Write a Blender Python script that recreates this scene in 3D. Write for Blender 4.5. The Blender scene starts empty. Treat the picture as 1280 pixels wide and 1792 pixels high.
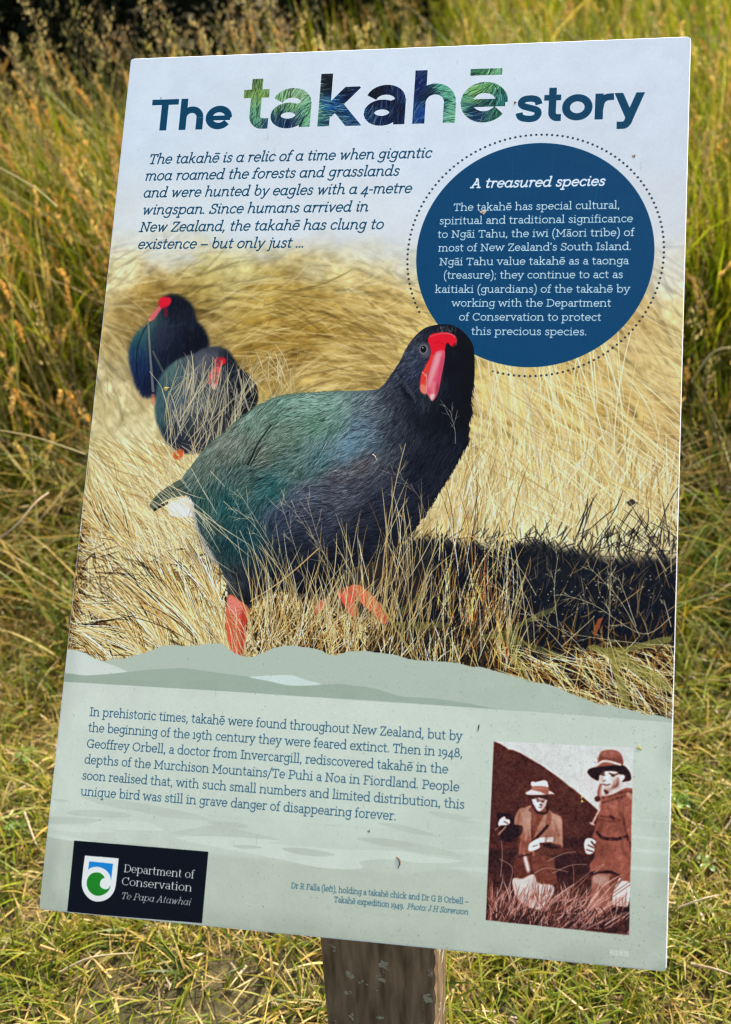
import bpy, math, time
import numpy as np
from mathutils import Vector, Matrix
T0 = time.time()
sc = bpy.context.scene
# ------------------------------------------------------------------ camera, sky, sun, exposure
FPX = 2302.449                                         # focal length in the reference's 1280-wide units
CAM_H = 1.60
down_c = np.array([122., 3117., 2302.]); down_c /= np.linalg.norm(down_c)
up_c = -down_c
fw_c = np.array([0,0,1.]); fw_c = fw_c-(fw_c@up_c)*up_c; fw_c /= np.linalg.norm(fw_c)
rt_c = np.cross(fw_c, up_c)
R3 = np.array([rt_c, fw_c, up_c])                      # camera-frame vector -> world vector
CAM = np.array([0., 0., CAM_H])
def c2w(v): return R3 @ np.asarray(v, float) + CAM
def cdir(v): return R3 @ np.asarray(v, float)
cam = bpy.data.cameras.new('camera'); co = bpy.data.objects.new('camera', cam); sc.collection.objects.link(co)
ax = cdir([1,0,0]); ay = cdir([0,-1,0]); az = cdir([0,0,-1])
co.matrix_world = Matrix([[ax[0],ay[0],az[0],CAM[0]],[ax[1],ay[1],az[1],CAM[1]],[ax[2],ay[2],az[2],CAM[2]],[0,0,0,1]])
cam.sensor_fit = 'HORIZONTAL'; cam.sensor_width = 36.; cam.lens = 36.*FPX/1280.
cam.clip_start = .05; cam.clip_end = 400.
cam.dof.use_dof = True; cam.dof.focus_distance = 1.42; cam.dof.aperture_fstop = 8.
sc.camera = co
_A, _E = math.radians(40), math.radians(44)
sun_dir = np.array([math.sin(_A)*math.cos(_E), math.cos(_A)*math.cos(_E), math.sin(_E)])   # towards the sun: ahead and to the right, behind the board
elev = math.asin(sun_dir[2]); azim = math.atan2(sun_dir[0], sun_dir[1])
world = bpy.data.worlds.new('World'); sc.world = world; world.use_nodes = True
nt = world.node_tree; nt.nodes.clear()
sky = nt.nodes.new('ShaderNodeTexSky'); sky.sky_type = 'NISHITA'; sky.sun_disc = False
sky.sun_elevation = elev; sky.sun_rotation = azim; sky.altitude = 200; sky.air_density = .75; sky.dust_density = 4.5; sky.ozone_density = .3
bg = nt.nodes.new('ShaderNodeBackground'); bg.inputs['Strength'].default_value = .15
wo = nt.nodes.new('ShaderNodeOutputWorld'); nt.links.new(sky.outputs[0], bg.inputs[0]); nt.links.new(bg.outputs[0], wo.inputs[0])
sl = bpy.data.lights.new('sun', 'SUN'); so = bpy.data.objects.new('sun', sl); sc.collection.objects.link(so)
sl.energy = 4.0; sl.angle = math.radians(.5); sl.color = (1., .93, .80)
so.rotation_euler = Vector(sun_dir).to_track_quat('Z', 'Y').to_euler()
sc.view_settings.view_transform = 'Standard'; sc.view_settings.look = 'None'; sc.view_settings.gamma = 1
sc.view_settings.use_curve_mapping = False
sc.view_settings.exposure = 1.35
sc.render.engine = 'CYCLES'
sc.cycles.max_bounces = 6; sc.cycles.diffuse_bounces = 3; sc.cycles.transmission_bounces = 4; sc.cycles.transparent_max_bounces = 4
sc.cycles.filter_width = 1.1
R = np.random.default_rng(11)

# ------------------------------------------------------------------ helpers
def tag(o, label=None, cat=None, group=None, kind=None):
    if label: o['label'] = label
    if cat: o['category'] = cat
    if group: o['group'] = group
    if kind: o['kind'] = kind
    return o
def empty(name, loc=(0,0,0)):
    o = bpy.data.objects.new(name, None); sc.collection.objects.link(o); o.location = loc; o.empty_display_size = .05; return o
def mesh_obj(name, V, F, mat, parent=None, smooth=False, uv=None):
    me = bpy.data.meshes.new(name); me.from_pydata([tuple(map(float,v)) for v in V], [], [tuple(f) for f in F]); me.update()
    if uv is not None:
        l = me.uv_layers.new(name='UVMap')
        for lp in me.loops: l.data[lp.index].uv = uv[lp.vertex_index]
    if smooth: me.polygons.foreach_set('use_smooth', [True]*len(me.polygons))
    me.materials.append(mat)
    o = bpy.data.objects.new(name, me); sc.collection.objects.link(o)
    if parent:
        o.parent = parent; o.matrix_parent_inverse = Matrix.Translation(-parent.location)
    return o
def fast_mesh(name, V, Q, C, mat, parent=None):
    """V (n,3), quads (m,4), per-vertex colour (n,3)"""
    me = bpy.data.meshes.new(name); n, m = len(V), len(Q)
    me.vertices.add(n); me.vertices.foreach_set('co', np.asarray(V,np.float32).ravel())
    me.loops.add(m*4); me.loops.foreach_set('vertex_index', np.asarray(Q,np.int32).ravel())
    me.polygons.add(m); me.polygons.foreach_set('loop_start', np.arange(0,m*4,4,dtype=np.int32))
    me.polygons.foreach_set('use_smooth', np.ones(m,bool))
    me.update(calc_edges=True)
    at = me.color_attributes.new('Col', 'FLOAT_COLOR', 'POINT')
    at.data.foreach_set('color', np.c_[C, np.ones(n)].astype(np.float32).ravel())
    me.materials.append(mat)
    o = bpy.data.objects.new(name, me); sc.collection.objects.link(o)
    if parent: o.parent = parent; o.matrix_parent_inverse = Matrix.Translation(-parent.location)
    return o
def mat_new(name):
    m = bpy.data.materials.new(name); m.use_nodes = True; m.node_tree.nodes.clear(); return m, m.node_tree
def N(t, kind, **kw):
    n = t.nodes.new(kind)
    for k, v in kw.items(): setattr(n, k, v)
    return n
def leafy(name, trans=.45, rough=.5, spec=.35, tint=(1.1,1.15,.55)):
    m, t = mat_new(name)
    at = N(t,'ShaderNodeAttribute', attribute_name='Col')
    nz = N(t,'ShaderNodeTexNoise'); nz.inputs['Scale'].default_value = 160.; 
    mx = N(t,'ShaderNodeMix', data_type='RGBA', blend_type='MULTIPLY'); mx.inputs[0].default_value = 1.
    rp = N(t,'ShaderNodeMapRange'); rp.inputs[3].default_value = .72; rp.inputs[4].default_value = 1.25
    t.links.new(nz.outputs[0], rp.inputs[0])
    t.links.new(at.outputs['Color'], mx.inputs[6]); t.links.new(rp.outputs[0], mx.inputs[7])
    pb = N(t,'ShaderNodeBsdfPrincipled'); pb.inputs['Roughness'].default_value = rough; pb.inputs['Specular IOR Level'].default_value = spec
    tl = N(t,'ShaderNodeBsdfTranslucent'); tm = N(t,'ShaderNodeMix', data_type='RGBA', blend_type='MULTIPLY'); tm.inputs[0].default_value = 1.
    tm.inputs[7].default_value = (*tint, 1)
    t.links.new(mx.outputs[2], tm.inputs[6]); t.links.new(tm.outputs[2], tl.inputs[0]); t.links.new(mx.outputs[2], pb.inputs['Base Color'])
    ms = N(t,'ShaderNodeMixShader'); ms.inputs[0].default_value = trans
    ou = N(t,'ShaderNodeOutputMaterial')
    t.links.new(pb.outputs[0], ms.inputs[1]); t.links.new(tl.outputs[0], ms.inputs[2]); t.links.new(ms.outputs[0], ou.inputs[0])
    return m
M_GRASS = leafy('grass_blade'); M_DRY = leafy('dry_grass', .35, .45, .4, (1.05,1.,.8)); M_HEAD = leafy('seed_head', .35, .7, .2, (1.05,1.,.75)); M_LEAF = leafy('shrub_leaf', .2, .7, .08)
M_WEED = leafy('weed_leaf', .4, .4, .5)
def simple(name, col, rough=.7, scale=60., var=.35, bump=.2, spec=.3, metal=0.):
    m, t = mat_new(name)
    tc = N(t,'ShaderNodeTexCoord'); nz = N(t,'ShaderNodeTexNoise'); nz.inputs['Scale'].default_value = scale; nz.inputs['Detail'].default_value = 6
    t.links.new(tc.outputs['Object'], nz.inputs['Vector'])
    cr = N(t,'ShaderNodeValToRGB'); c = np.array(col); cr.color_ramp.elements[0].position = .3; cr.color_ramp.elements[1].position = .7
    cr.color_ramp.elements[0].color = (*(c*(1-var)),1); cr.color_ramp.elements[1].color = (*np.minimum(c*(1+var),1),1)
    t.links.new(nz.outputs[0], cr.inputs[0])
    pb = N(t,'ShaderNodeBsdfPrincipled'); pb.inputs['Roughness'].default_value = rough; pb.inputs['Specular IOR Level'].default_value = spec; pb.inputs['Metallic'].default_value = metal
    bm = N(t,'ShaderNodeBump'); bm.inputs['Strength'].default_value = bump; bm.inputs['Distance'].default_value = .002
    t.links.new(nz.outputs[0], bm.inputs['Height']); t.links.new(bm.outputs[0], pb.inputs['Normal']); t.links.new(cr.outputs[0], pb.inputs['Base Color'])
    ou = N(t,'ShaderNodeOutputMaterial'); t.links.new(pb.outputs[0], ou.inputs[0])
    return m

# ------------------------------------------------------------------ print on the panel (painted in code)
CW, CH = 1240, 1872                       # texels over the 0.600 x 0.9055 m face
_P = np.array([(229,102),(1210,63),(1167,1701),(68,1592)], float)
_Q = np.array([(0,0),(CW,0),(CW,CH),(0,CH)], float)
def _homog(S, D):
    A = []
    for (u,v),(x,y) in zip(S, D):
        A.append([u,v,1,0,0,0,-x*u,-x*v,-x]); A.append([0,0,0,u,v,1,-y*u,-y*v,-y])
    h = np.linalg.svd(np.array(A))[2][-1].reshape(3,3)
    return h/h[2,2]
HPC = _homog(_P, _Q)                      # reference units -> texels
def mp(p):
    p = np.asarray(p, float)
    q = p @ HPC[:, :2].T + HPC[:, 2]
    return q[..., :2]/q[..., 2:3]
rng = np.random.default_rng(7)
IMG = np.zeros((CH, CW, 3))

def boxblur(a, r):
    r = int(round(r))
    if r < 1: return a
    for ax in (0, 1):
        pad = [(0,0)]*a.ndim; pad[ax] = (r+1, r)
        c = np.cumsum(np.pad(a, pad, mode='edge'), axis=ax)
        n = a.shape[ax]
        hi = np.take(c, np.arange(2*r+1, 2*r+1+n), axis=ax); lo = np.take(c, np.arange(0, n), axis=ax)
        a = (hi-lo)/(2*r+1)
    return a
def blur(a, r):
    for _ in range(3): a = boxblur(a, r)
    return a
def smooth(pts, closed=True, n=6):
    p = np.asarray(pts, float); out = []
    N = len(p)
    rngi = range(N) if closed else range(N-1)
    for i in rngi:
        if closed: a,b,c,d = p[(i-1)%N],p[i],p[(i+1)%N],p[(i+2)%N]
        else: a,b,c,d = p[max(i-1,0)],p[i],p[i+1],p[min(i+2,N-1)]
        for k in range(n):
            t = k/n
            out.append(.5*((2*b)+(-a+c)*t+(2*a-5*b+4*c-d)*t*t+(-a+3*b-3*c+d)*t**3))
    if not closed: out.append(p[-1])
    return np.array(out)
def mask_canvas(q, SS=4):
    """anti-aliased polygon mask; returns (x0,y0,mask)"""
    q = np.asarray(q, float)
    x0 = max(int(q[:,0].min())-2, 0); x1 = min(int(q[:,0].max())+3, CW)
    y0 = max(int(q[:,1].min())-2, 0); y1 = min(int(q[:,1].max())+3, CH)
    if x1 <= x0 or y1 <= y0: return 0, 0, np.zeros((0,0))
    m = np.zeros((y1-y0, x1-x0+1))
    a = q; b = np.roll(q, -1, 0); w = x1-x0
    for r in range((y1-y0)*SS):
        y = y0+(r+.5)/SS
        c = (a[:,1] <= y) != (b[:,1] <= y)
        if not c.any(): continue
        xs = np.sort(a[c,0]+(y-a[c,1])*(b[c,0]-a[c,0])/(b[c,1]-a[c,1]))-x0
        row = m[r//SS]
        for s in range(0, len(xs)-1, 2):
            u, v = min(max(xs[s],0),w), min(max(xs[s+1],0),w)
            if v <= u: continue
            iu, iv = int(u), int(v)
            if iu == iv: row[iu] += (v-u)/SS
            else:
                row[iu] += (iu+1-u)/SS; row[iu+1:iv] += 1/SS
                if iv < w: row[iv] += (v-iv)/SS
    return x0, y0, np.clip(m[:, :w], 0, 1)
def full_mask(pts, sm=True, n=6, soft=0):
    q = mp(smooth(pts, True, n) if sm else pts)
    x0,y0,m = mask_canvas(q)
    M = np.zeros((CH, CW)); M[y0:y0+m.shape[0], x0:x0+m.shape[1]] = m
    return blur(M, soft) if soft else M
def fill(pts, col, alpha=1., sm=False, soft=0, n=5, canvas=False, clip=None):
    q = np.asarray(pts, float)
    if sm: q = smooth(q, True, n)
    if not canvas: q = mp(q)
    x0,y0,m = mask_canvas(q)
    if m.size == 0: return
    if soft:
        p = int(soft*3)+1
        X0,Y0 = max(x0-p,0), max(y0-p,0); X1,Y1 = min(x0+m.shape[1]+p,CW), min(y0+m.shape[0]+p,CH)
        M = np.zeros((Y1-Y0, X1-X0)); M[y0-Y0:y0-Y0+m.shape[0], x0-X0:x0-X0+m.shape[1]] = m
        m = blur(M, soft); x0,y0 = X0,Y0
    s = (slice(y0,y0+m.shape[0]), slice(x0,x0+m.shape[1]))
    m = m*alpha
    if clip is not None: m = m*clip[s]
    IMG[s] = IMG[s]*(1-m[...,None]) + np.array(col)/255.*m[...,None]
def ctrl(C, X, Y, s=40., pw=2.):
    """scattered colour / direction control points, evaluated at X,Y (reference units)"""
    C = np.asarray(C, float); X = np.asarray(X, float); Y = np.asarray(Y, float)
    num = np.zeros(X.shape+(C.shape[1]-2,)); den = np.zeros(X.shape)
    for c in C:
        w = 1./(((X-c[0])**2+(Y-c[1])**2+s*s)**pw)
        den += w; num += w[...,None]*c[2:]
    return num/den[...,None]
_ys, _xs = np.mgrid[0:CH, 0:CW]
_HI = np.linalg.inv(HPC)
def ref_grid(st=8):
    ys, xs = np.mgrid[0:CH+st:st, 0:CW+st:st]
    p = np.stack([xs, ys], -1).astype(float)
    q = p @ _HI[:, :2].T + _HI[:, 2]
    return q[...,0]/q[...,2], q[...,1]/q[...,2]
def upsample(a, st=8):
    fy = _ys[:,0]/st; fx = _xs[0]/st
    iy = fy.astype(int); ix = fx.astype(int)
    ty = (fy-iy)[:,None,None]; tx = (fx-ix)[None,:,None]
    if a.ndim == 2: a = a[...,None]
    A = a[iy]*(1-ty)+a[iy+1]*ty
    return A[:,ix]*(1-tx)+A[:,ix+1]*tx
_RX, _RY = ref_grid()
def ctrl_img(C, s=40., pw=2.): return upsample(ctrl(C, _RX, _RY, s, pw))
def noise_img(cell, seed, octv=3):
    r = np.random.default_rng(seed); out = np.zeros((CH, CW)); amp = 1.; tot = 0
    for o in range(octv):
        c = max(cell/(2**o), 1.5)
        g = r.random((int(CH/c)+3, int(CW/c)+3))
        fy = np.arange(CH)/c; fx = np.arange(CW)/c
        iy = fy.astype(int); ix = fx.astype(int); ty = fy-iy; tx = fx-ix
        ty = (ty*ty*(3-2*ty))[:,None]; tx = (tx*tx*(3-2*tx))[None]
        A = g[iy]*(1-ty)+g[iy+1]*ty
        out += amp*(A[:,ix]*(1-tx)+A[:,ix+1]*tx); tot += amp; amp *= .5
    return out/tot-.5
def strokes(P, D, L, col, width, bend=None, alpha=1., clip=None, taper=True, batches=6, soft=1., canvas=False):
    """N brush hairs: start P (N,2), unit direction D, length L (reference units), colour (N,3) 0..255, width texels"""
    N = len(P); P = np.asarray(P,float); D = np.asarray(D,float)
    L = np.broadcast_to(np.asarray(L,float),(N,)); W = np.broadcast_to(np.asarray(width,float),(N,))
    A = np.broadcast_to(np.asarray(alpha,float),(N,)); B = np.zeros(N) if bend is None else np.broadcast_to(bend,(N,))
    col = np.broadcast_to(np.asarray(col,float),(N,3))/255.
    D = D/np.maximum(np.linalg.norm(D,axis=1),1e-6)[:,None]; Pp = np.stack([-D[:,1],D[:,0]],1)
    for b in range(batches):
        ix = np.arange(b, N, batches)
        if len(ix) == 0: continue
        # group by length to choose the number of samples
        S = int(max(6, np.percentile(L[ix], 98)*1.45/.8))
        S = min(S, 400)
        t = (np.arange(S)+.5)/S
        q = P[ix][:,None]+D[ix][:,None]*(L[ix][:,None]*t)[...,None]+Pp[ix][:,None]*((B[ix]*L[ix])[:,None]*t*t)[...,None]
        if not canvas: q = mp(q)
        step = L[ix]*1.35/S                                            # texels between samples (approx)
        w = W[ix][:,None]*((1-.75*np.abs(2*t-1)**2) if taper else np.ones(S))[None]
        w = np.maximum(w, .35)
        R = int(math.ceil(W[ix].max()*.5+.8))
        qx = q[...,0]; qy = q[...,1]; gx = np.round(qx).astype(int); gy = np.round(qy).astype(int)
        # local window only, one histogram per channel
        bx0 = max(int(gx.min())-R,0); bx1 = min(int(gx.max())+R+1,CW); by0 = max(int(gy.min())-R,0); by1 = min(int(gy.max())+R+1,CH)
        if bx1 <= bx0 or by1 <= by0: continue
        bw, bh = bx1-bx0, by1-by0
        I_, V_, C_ = [], [], []
        amp = (A[ix][:,None]*np.minimum(step[:,None]/np.maximum(w,.9),1)*1.25).astype(np.float32)
        fx = (gx-qx).astype(np.float32); fyy = (gy-qy).astype(np.float32); w32 = (w*.5+.5*soft).astype(np.float32)
        si = np.broadcast_to(np.arange(len(ix))[:,None], gx.shape)
        for dy in range(-R, R+1):
            for dx in range(-R, R+1):
                v = np.minimum((w32-np.hypot(fx+dx, fyy+dy))/soft, 1)
                px = gx+dx; py = gy+dy
                ok = (v>0.02)&(px>=bx0)&(px<bx1)&(py>=by0)&(py<by1)
                if not ok.any(): continue
                I_.append(((py-by0)*bw+(px-bx0))[ok]); V_.append((v*amp)[ok]); C_.append(si[ok])
        if not I_: continue
        idx = np.concatenate(I_); vv = np.concatenate(V_); cc = col[ix][np.concatenate(C_)]
        acc = np.bincount(idx, vv, bw*bh); cr = [np.bincount(idx, vv*cc[:,k], bw*bh) for k in range(3)]
        nz = acc > 1e-4
        a = np.minimum(acc[nz], 1.)
        if clip is not None: a = a*clip[by0:by1,bx0:bx1].ravel()[nz]
        V = IMG[by0:by1,bx0:bx1]; I = V.reshape(-1,3)
        for k in range(3): I[nz,k] = I[nz,k]*(1-a)+cr[k][nz]/acc[nz]*a
        V[:] = I.reshape(V.shape)
def line(pts, col, w, alpha=1., sm=True, canvas=False, w2=None, clip=None):
    """thick smooth line (reference units), w in texels, optional end width w2"""
    p = smooth(pts, False, 6) if sm and len(pts) > 2 else np.asarray(pts,float)
    q = p if canvas else mp(p)
    ws = np.linspace(w, w if w2 is None else w2, len(q))
    pad = max(ws)+2
    x0 = max(int(q[:,0].min()-pad),0); x1 = min(int(q[:,0].max()+pad)+1,CW)
    y0 = max(int(q[:,1].min()-pad),0); y1 = min(int(q[:,1].max()+pad)+1,CH)
    if x1<=x0 or y1<=y0: return
    Y,X = np.mgrid[y0:y1,x0:x1]; m = np.zeros(X.shape)
    for i in range(len(q)-1):
        a,b = q[i],q[i+1]; v = b-a; l2 = max(v@v,1e-9)
        t = np.clip(((X-a[0])*v[0]+(Y-a[1])*v[1])/l2,0,1)
        d = np.hypot(X-a[0]-t*v[0],Y-a[1]-t*v[1])
        m = np.maximum(m, np.clip((ws[i]*(1-t)+ws[i+1]*t)/2+.5-d,0,1))
    m *= alpha
    if clip is not None: m *= clip[y0:y1,x0:x1]
    IMG[y0:y1,x0:x1] = IMG[y0:y1,x0:x1]*(1-m[...,None])+np.array(col)/255.*m[...,None]
def ell(cx, cy, rx, ry, rot=0, n=28):
    t = np.linspace(0,2*math.pi,n,endpoint=False); c,s = math.cos(rot),math.sin(rot)
    return np.stack([cx+rx*np.cos(t)*c-ry*np.sin(t)*s, cy+rx*np.cos(t)*s+ry*np.sin(t)*c],1)
def inpoly(pts, n, mask):
    """n random reference points inside a texel mask"""
    ys, xs = np.nonzero(mask > .5)
    k = rng.integers(0, len(ys), n)
    p = np.stack([xs[k]+rng.random(n), ys[k]+rng.random(n)], 1)
    q = p @ _HI[:, :2].T + _HI[:, 2]
    return q[:,:2]/q[:,2:3]

# ------------------------------------------------------------------ lettering: pen-drawn glyph skeletons
SLAB = {
'a':'90|L 70 62 70 14 75 5 87 5|E 44 65 26 30 0 150|E 42 30 28 25 0 360',
'b':'110|L 22 150 22 5|L 7 147 22 147|E 60 50 38 45 0 360',
'c':'92|E 52 50 38 45 48 318|D 78 80 8',
'd':'112|L 90 150 90 5|L 75 147 90 147|L 90 5 105 5|E 52 50 38 45 0 360',
'e':'98|E 50 50 38 45 0 316|L 12 52 88 52',
'f':'62|L 28 5 28 118|E 50 118 22 27 80 180|D 58 140 6|L 8 95 50 95|L 10 5 48 5',
'g':'100|E 48 55 34 40 0 360|L 82 95 82 -12|E 48 -14 34 27 190 360|L 82 95 96 95',
'h':'118|L 24 150 24 5|L 8 147 24 147|L 8 5 40 5|E 59 60 35 35 0 180|L 94 60 94 5|L 78 5 110 5',
'i':'54|L 27 95 27 5|L 9 95 27 95|L 9 5 45 5|D 27 132 8',
'j':'46|L 30 95 30 -18|L 12 95 30 95|E 8 -18 22 22 270 360|D 30 132 8',
'k':'108|L 24 150 24 5|L 8 147 24 147|L 8 5 40 5|L 26 42 78 95|L 62 95 94 95|L 46 62 84 5|L 70 5 102 5',
'l':'54|L 27 150 27 5|L 10 147 27 147|L 9 5 45 5',
'm':'166|L 24 95 24 5|L 8 95 24 95|L 9 5 38 5|E 52 62 28 33 0 180|L 80 62 80 5|L 68 5 94 5|E 110 62 30 33 0 180|L 140 62 140 5|L 126 5 158 5',
'n':'118|L 24 95 24 5|L 8 95 24 95|L 8 5 40 5|E 59 60 35 35 0 180|L 94 60 94 5|L 78 5 110 5',
'o':'104|E 52 50 40 45 0 360',
'p':'112|L 22 95 22 -42|L 7 95 22 95|L 6 -42 40 -42|E 60 50 38 45 0 360',
'q':'112|L 90 95 90 -42|L 90 95 102 95|L 74 -42 106 -42|E 52 50 38 45 0 360',
'r':'78|L 26 95 26 5|L 10 95 26 95|L 9 5 46 5|E 56 62 30 33 60 180|D 68 88 7',
's':'80|C 66 78 56 92 40 95 24 90 19 76 24 62 42 53 58 46 65 32 63 16 50 6 34 5 20 10 14 24',
't':'68|L 28 125 28 25|E 46 25 18 20 180 300|L 8 95 56 95',
'u':'114|L 22 95 22 40|L 7 95 22 95|E 56 40 34 35 180 360|L 90 95 90 5|L 74 95 90 95|L 90 5 105 5',
'v':'102|L 16 95 51 5 86 95|L 2 95 33 95|L 69 95 100 95',
'w':'150|L 16 95 44 5 75 90 106 5 134 95|L 2 95 33 95|L 118 95 148 95',
'x':'102|L 18 95 84 5|L 84 95 18 5|L 5 95 34 95|L 68 95 97 95|L 4 5 34 5|L 68 5 98 5',
'y':'102|L 16 95 52 5|C 88 95 52 5 42 -26 22 -38|D 20 -34 7|L 2 95 33 95|L 70 95 100 95',
'z':'88|L 14 78 14 95 74 95 14 5 76 5 76 24',
'A':'132|L 22 5 66 131 110 5|L 38 50 94 50|L 6 5 40 5|L 92 5 126 5|L 48 131 66 131',
'B':'120|L 28 131 28 5|L 10 131 70 131|L 10 5 74 5|E 70 100 27 31 -90 90|L 28 69 74 69|E 74 37 32 32 -90 90',
'C':'128|E 68 68 54 63 42 318|L 110 131 110 98',
'D':'136|L 30 131 30 5|L 10 131 62 131|L 10 5 62 5|E 62 68 62 63 -90 90',
'F':'110|L 30 131 30 5|L 10 5 52 5|L 10 131 98 131 98 104|L 30 70 76 70',
'G':'140|E 68 68 54 63 42 326|L 110 131 110 98|L 84 60 128 60|L 114 60 114 5',
'H':'146|L 30 131 30 5|L 116 131 116 5|L 30 70 116 70|L 10 131 50 131|L 10 5 50 5|L 96 131 136 131|L 96 5 136 5',
'I':'60|L 30 131 30 5|L 8 131 52 131|L 8 5 52 5',
'J':'84|L 54 131 54 40|E 32 38 22 33 190 360|L 34 131 76 131',
'M':'166|L 30 5 30 131 83 42 136 131 136 5|L 8 5 52 5|L 114 5 158 5|L 10 131 30 131|L 136 131 156 131',
'N':'142|L 30 5 30 131 112 5 112 131|L 8 5 52 5|L 10 131 30 131|L 92 131 134 131',
'O':'144|E 72 68 58 63 0 360',
'P':'114|L 30 131 30 5|L 8 5 54 5|L 10 131 70 131|E 70 97 32 34 -90 90|L 30 63 70 63',
'R':'126|L 30 131 30 5|L 8 5 54 5|L 10 131 70 131|E 70 99 32 32 -90 90|L 30 67 70 67|L 66 67 98 5 118 5',
'S':'104|C 84 102 76 124 56 131 32 126 20 104 26 84 50 72 74 60 88 42 84 20 66 6 42 5 22 14 14 34|L 86 131 86 98|L 14 5 14 36',
'T':'116|L 58 131 58 5|L 36 5 80 5|L 10 104 10 131 106 131 106 104',
'Z':'112|L 18 104 18 131 96 131 16 5 100 5 100 32',
'1':'52|L 28 95 28 5|L 10 95 28 95|L 8 5 48 5','9':'94|E 46 62 34 33 0 360|C 80 62 78 24 60 -16 32 -38',
'4':'98|L 68 -40 68 95 12 2 94 2','8':'98|E 49 100 27 30 0 360|E 49 37 36 32 0 360',
'.':'38|D 18 9 9',',':'40|D 20 9 9|L 24 8 14 -20',';':'42|D 22 9 9|L 26 8 16 -20|D 22 84 9',':':'38|D 18 9 9|D 18 84 9',
'\u2019':'38|D 18 138 8|L 22 138 14 112','(':'58|C 48 158 24 118 16 56 24 -6 48 -46',')':'58|C 10 158 34 118 42 56 34 -6 10 -46',
'-':'60|L 12 52 48 52','\u2013':'96|L 8 52 88 52','/':'72|L 4 -25 66 152','3':'86|C 16 80 40 95 66 84 62 60 36 52 66 42 74 10 46 -30 14 -24',
'6':'90|E 46 36 32 32 0 360|C 14 40 24 100 64 140','7':'80|L 8 95 72 95 34 -40'}
SLAB['\u0113'] = SLAB['e']+'|L 24 128 76 128'; SLAB['\u0101'] = SLAB['a']+'|L 20 128 72 128'; SLAB[' '] = '50'
ITAL = dict(SLAB)
ITAL.update({
'a':'110|E 48 50 36 45 0 360|C 86 95 84 60 84 20 91 5 106 12','d':'114|E 48 50 36 45 0 360|C 84 150 84 60 84 20 91 5 106 12|L 70 146 84 148',
'h':'112|L 22 150 22 3|L 8 146 22 149|E 54 60 32 35 0 180|C 86 60 86 18 93 5 108 12','n':'112|L 22 95 22 3|L 6 88 22 95|E 54 60 32 35 0 180|C 86 60 86 18 93 5 108 12',
'm':'160|L 22 95 22 3|L 6 88 22 95|E 48 62 26 33 0 180|L 74 62 74 3|E 104 62 30 33 0 180|C 134 62 134 18 141 5 156 12',
'i':'52|L 8 90 24 95|C 24 95 24 20 31 5 46 12|D 26 132 8','l':'52|L 8 146 24 149|C 24 150 24 20 31 5 46 12',
'k':'104|L 22 150 22 3|L 8 146 22 149|L 24 44 76 92|D 76 90 6|L 44 60 76 8 96 8','u':'114|L 6 90 20 95|C 20 95 20 40 32 6 56 6 84 40|C 86 95 84 60 84 20 91 5 106 12',
'r':'80|L 26 95 26 3|L 8 88 26 95|C 26 52 36 82 52 94 68 90|D 70 86 7','p':'112|L 22 95 22 -42|L 6 88 22 95|L 4 -42 40 -42|E 60 50 38 45 0 360',
't':'68|C 30 128 28 60 30 20 40 5 58 12|L 8 95 54 95','v':'96|C 10 88 20 94 28 70 44 5|L 44 5 82 92|D 80 88 6','w':'142|C 10 88 20 94 28 70 42 5|L 42 5 74 90|L 74 90 90 5 126 92|D 124 88 6',
'y':'100|C 10 88 20 94 28 70 48 5|C 88 95 52 5 38 -30 16 -36|D 16 -34 7','f':'66|C 62 138 46 146 34 130 28 80 26 5|L 8 95 54 95|L 8 5 42 5','g':'104|E 48 55 34 40 0 360|C 84 95 82 30 82 -12 66 -38 34 -40 12 -26',
'x':'100|L 20 92 82 8 96 10|L 82 92 14 8|D 82 90 6|D 14 10 6|L 6 86 20 92','b':'108|L 22 150 22 30|L 8 146 22 149|E 58 50 36 45 0 360'})
ITAL['\u0113'] = ITAL['e']+'|L 24 128 76 128'
HELV = {
'T':'112|W 14.5|L 56 137 56 0|W 12|L 2 125 110 125','h':'112|W 14.5|L 22 137 22 0|L 90 52 90 0|W 14|E 56 52 34 36 0 180',
'e':'108|W 14|E 54 50 39 37.5 -3 326|W 10|L 16 48 100 48','s':'100|W 12.5|C 84 66 78 82 64 89 48 90 30 87 21 78 21 68 30 60 48 54 70 47 80 40 82 28 74 15 60 10 44 10 26 14 17 22 14 34',
't':'66|W 13.5|C 32 130 32 90 32 50 33 26 44 13 64 12|W 11|L 2 91 62 91','o':'110|W 14|E 55 50 40 37.5 0 360',
'r':'74|W 14.5|L 22 101 22 0|W 13|C 24 40 30 70 46 85 73 88','y':'106|W 14|L 13 108 56 4|L 95 108 54 0|C 58 12 50 -12 38 -24 12 -25',
'a':'106|W 13.5|L 84 66 84 0|W 12.5|E 51 64 33 26 0 165|E 44 31 29 21 0 360|W 11|L 60 48 84 58','k':'110|W 14.5|L 22 137 22 0|W 15|L 28 34 92 108|L 46 58 100 -12'}
HELV['\u0113'] = HELV['e']+'|W 8.5|L 20 127 90 127'
HELV[' '] = '50'
_gc = {}
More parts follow.
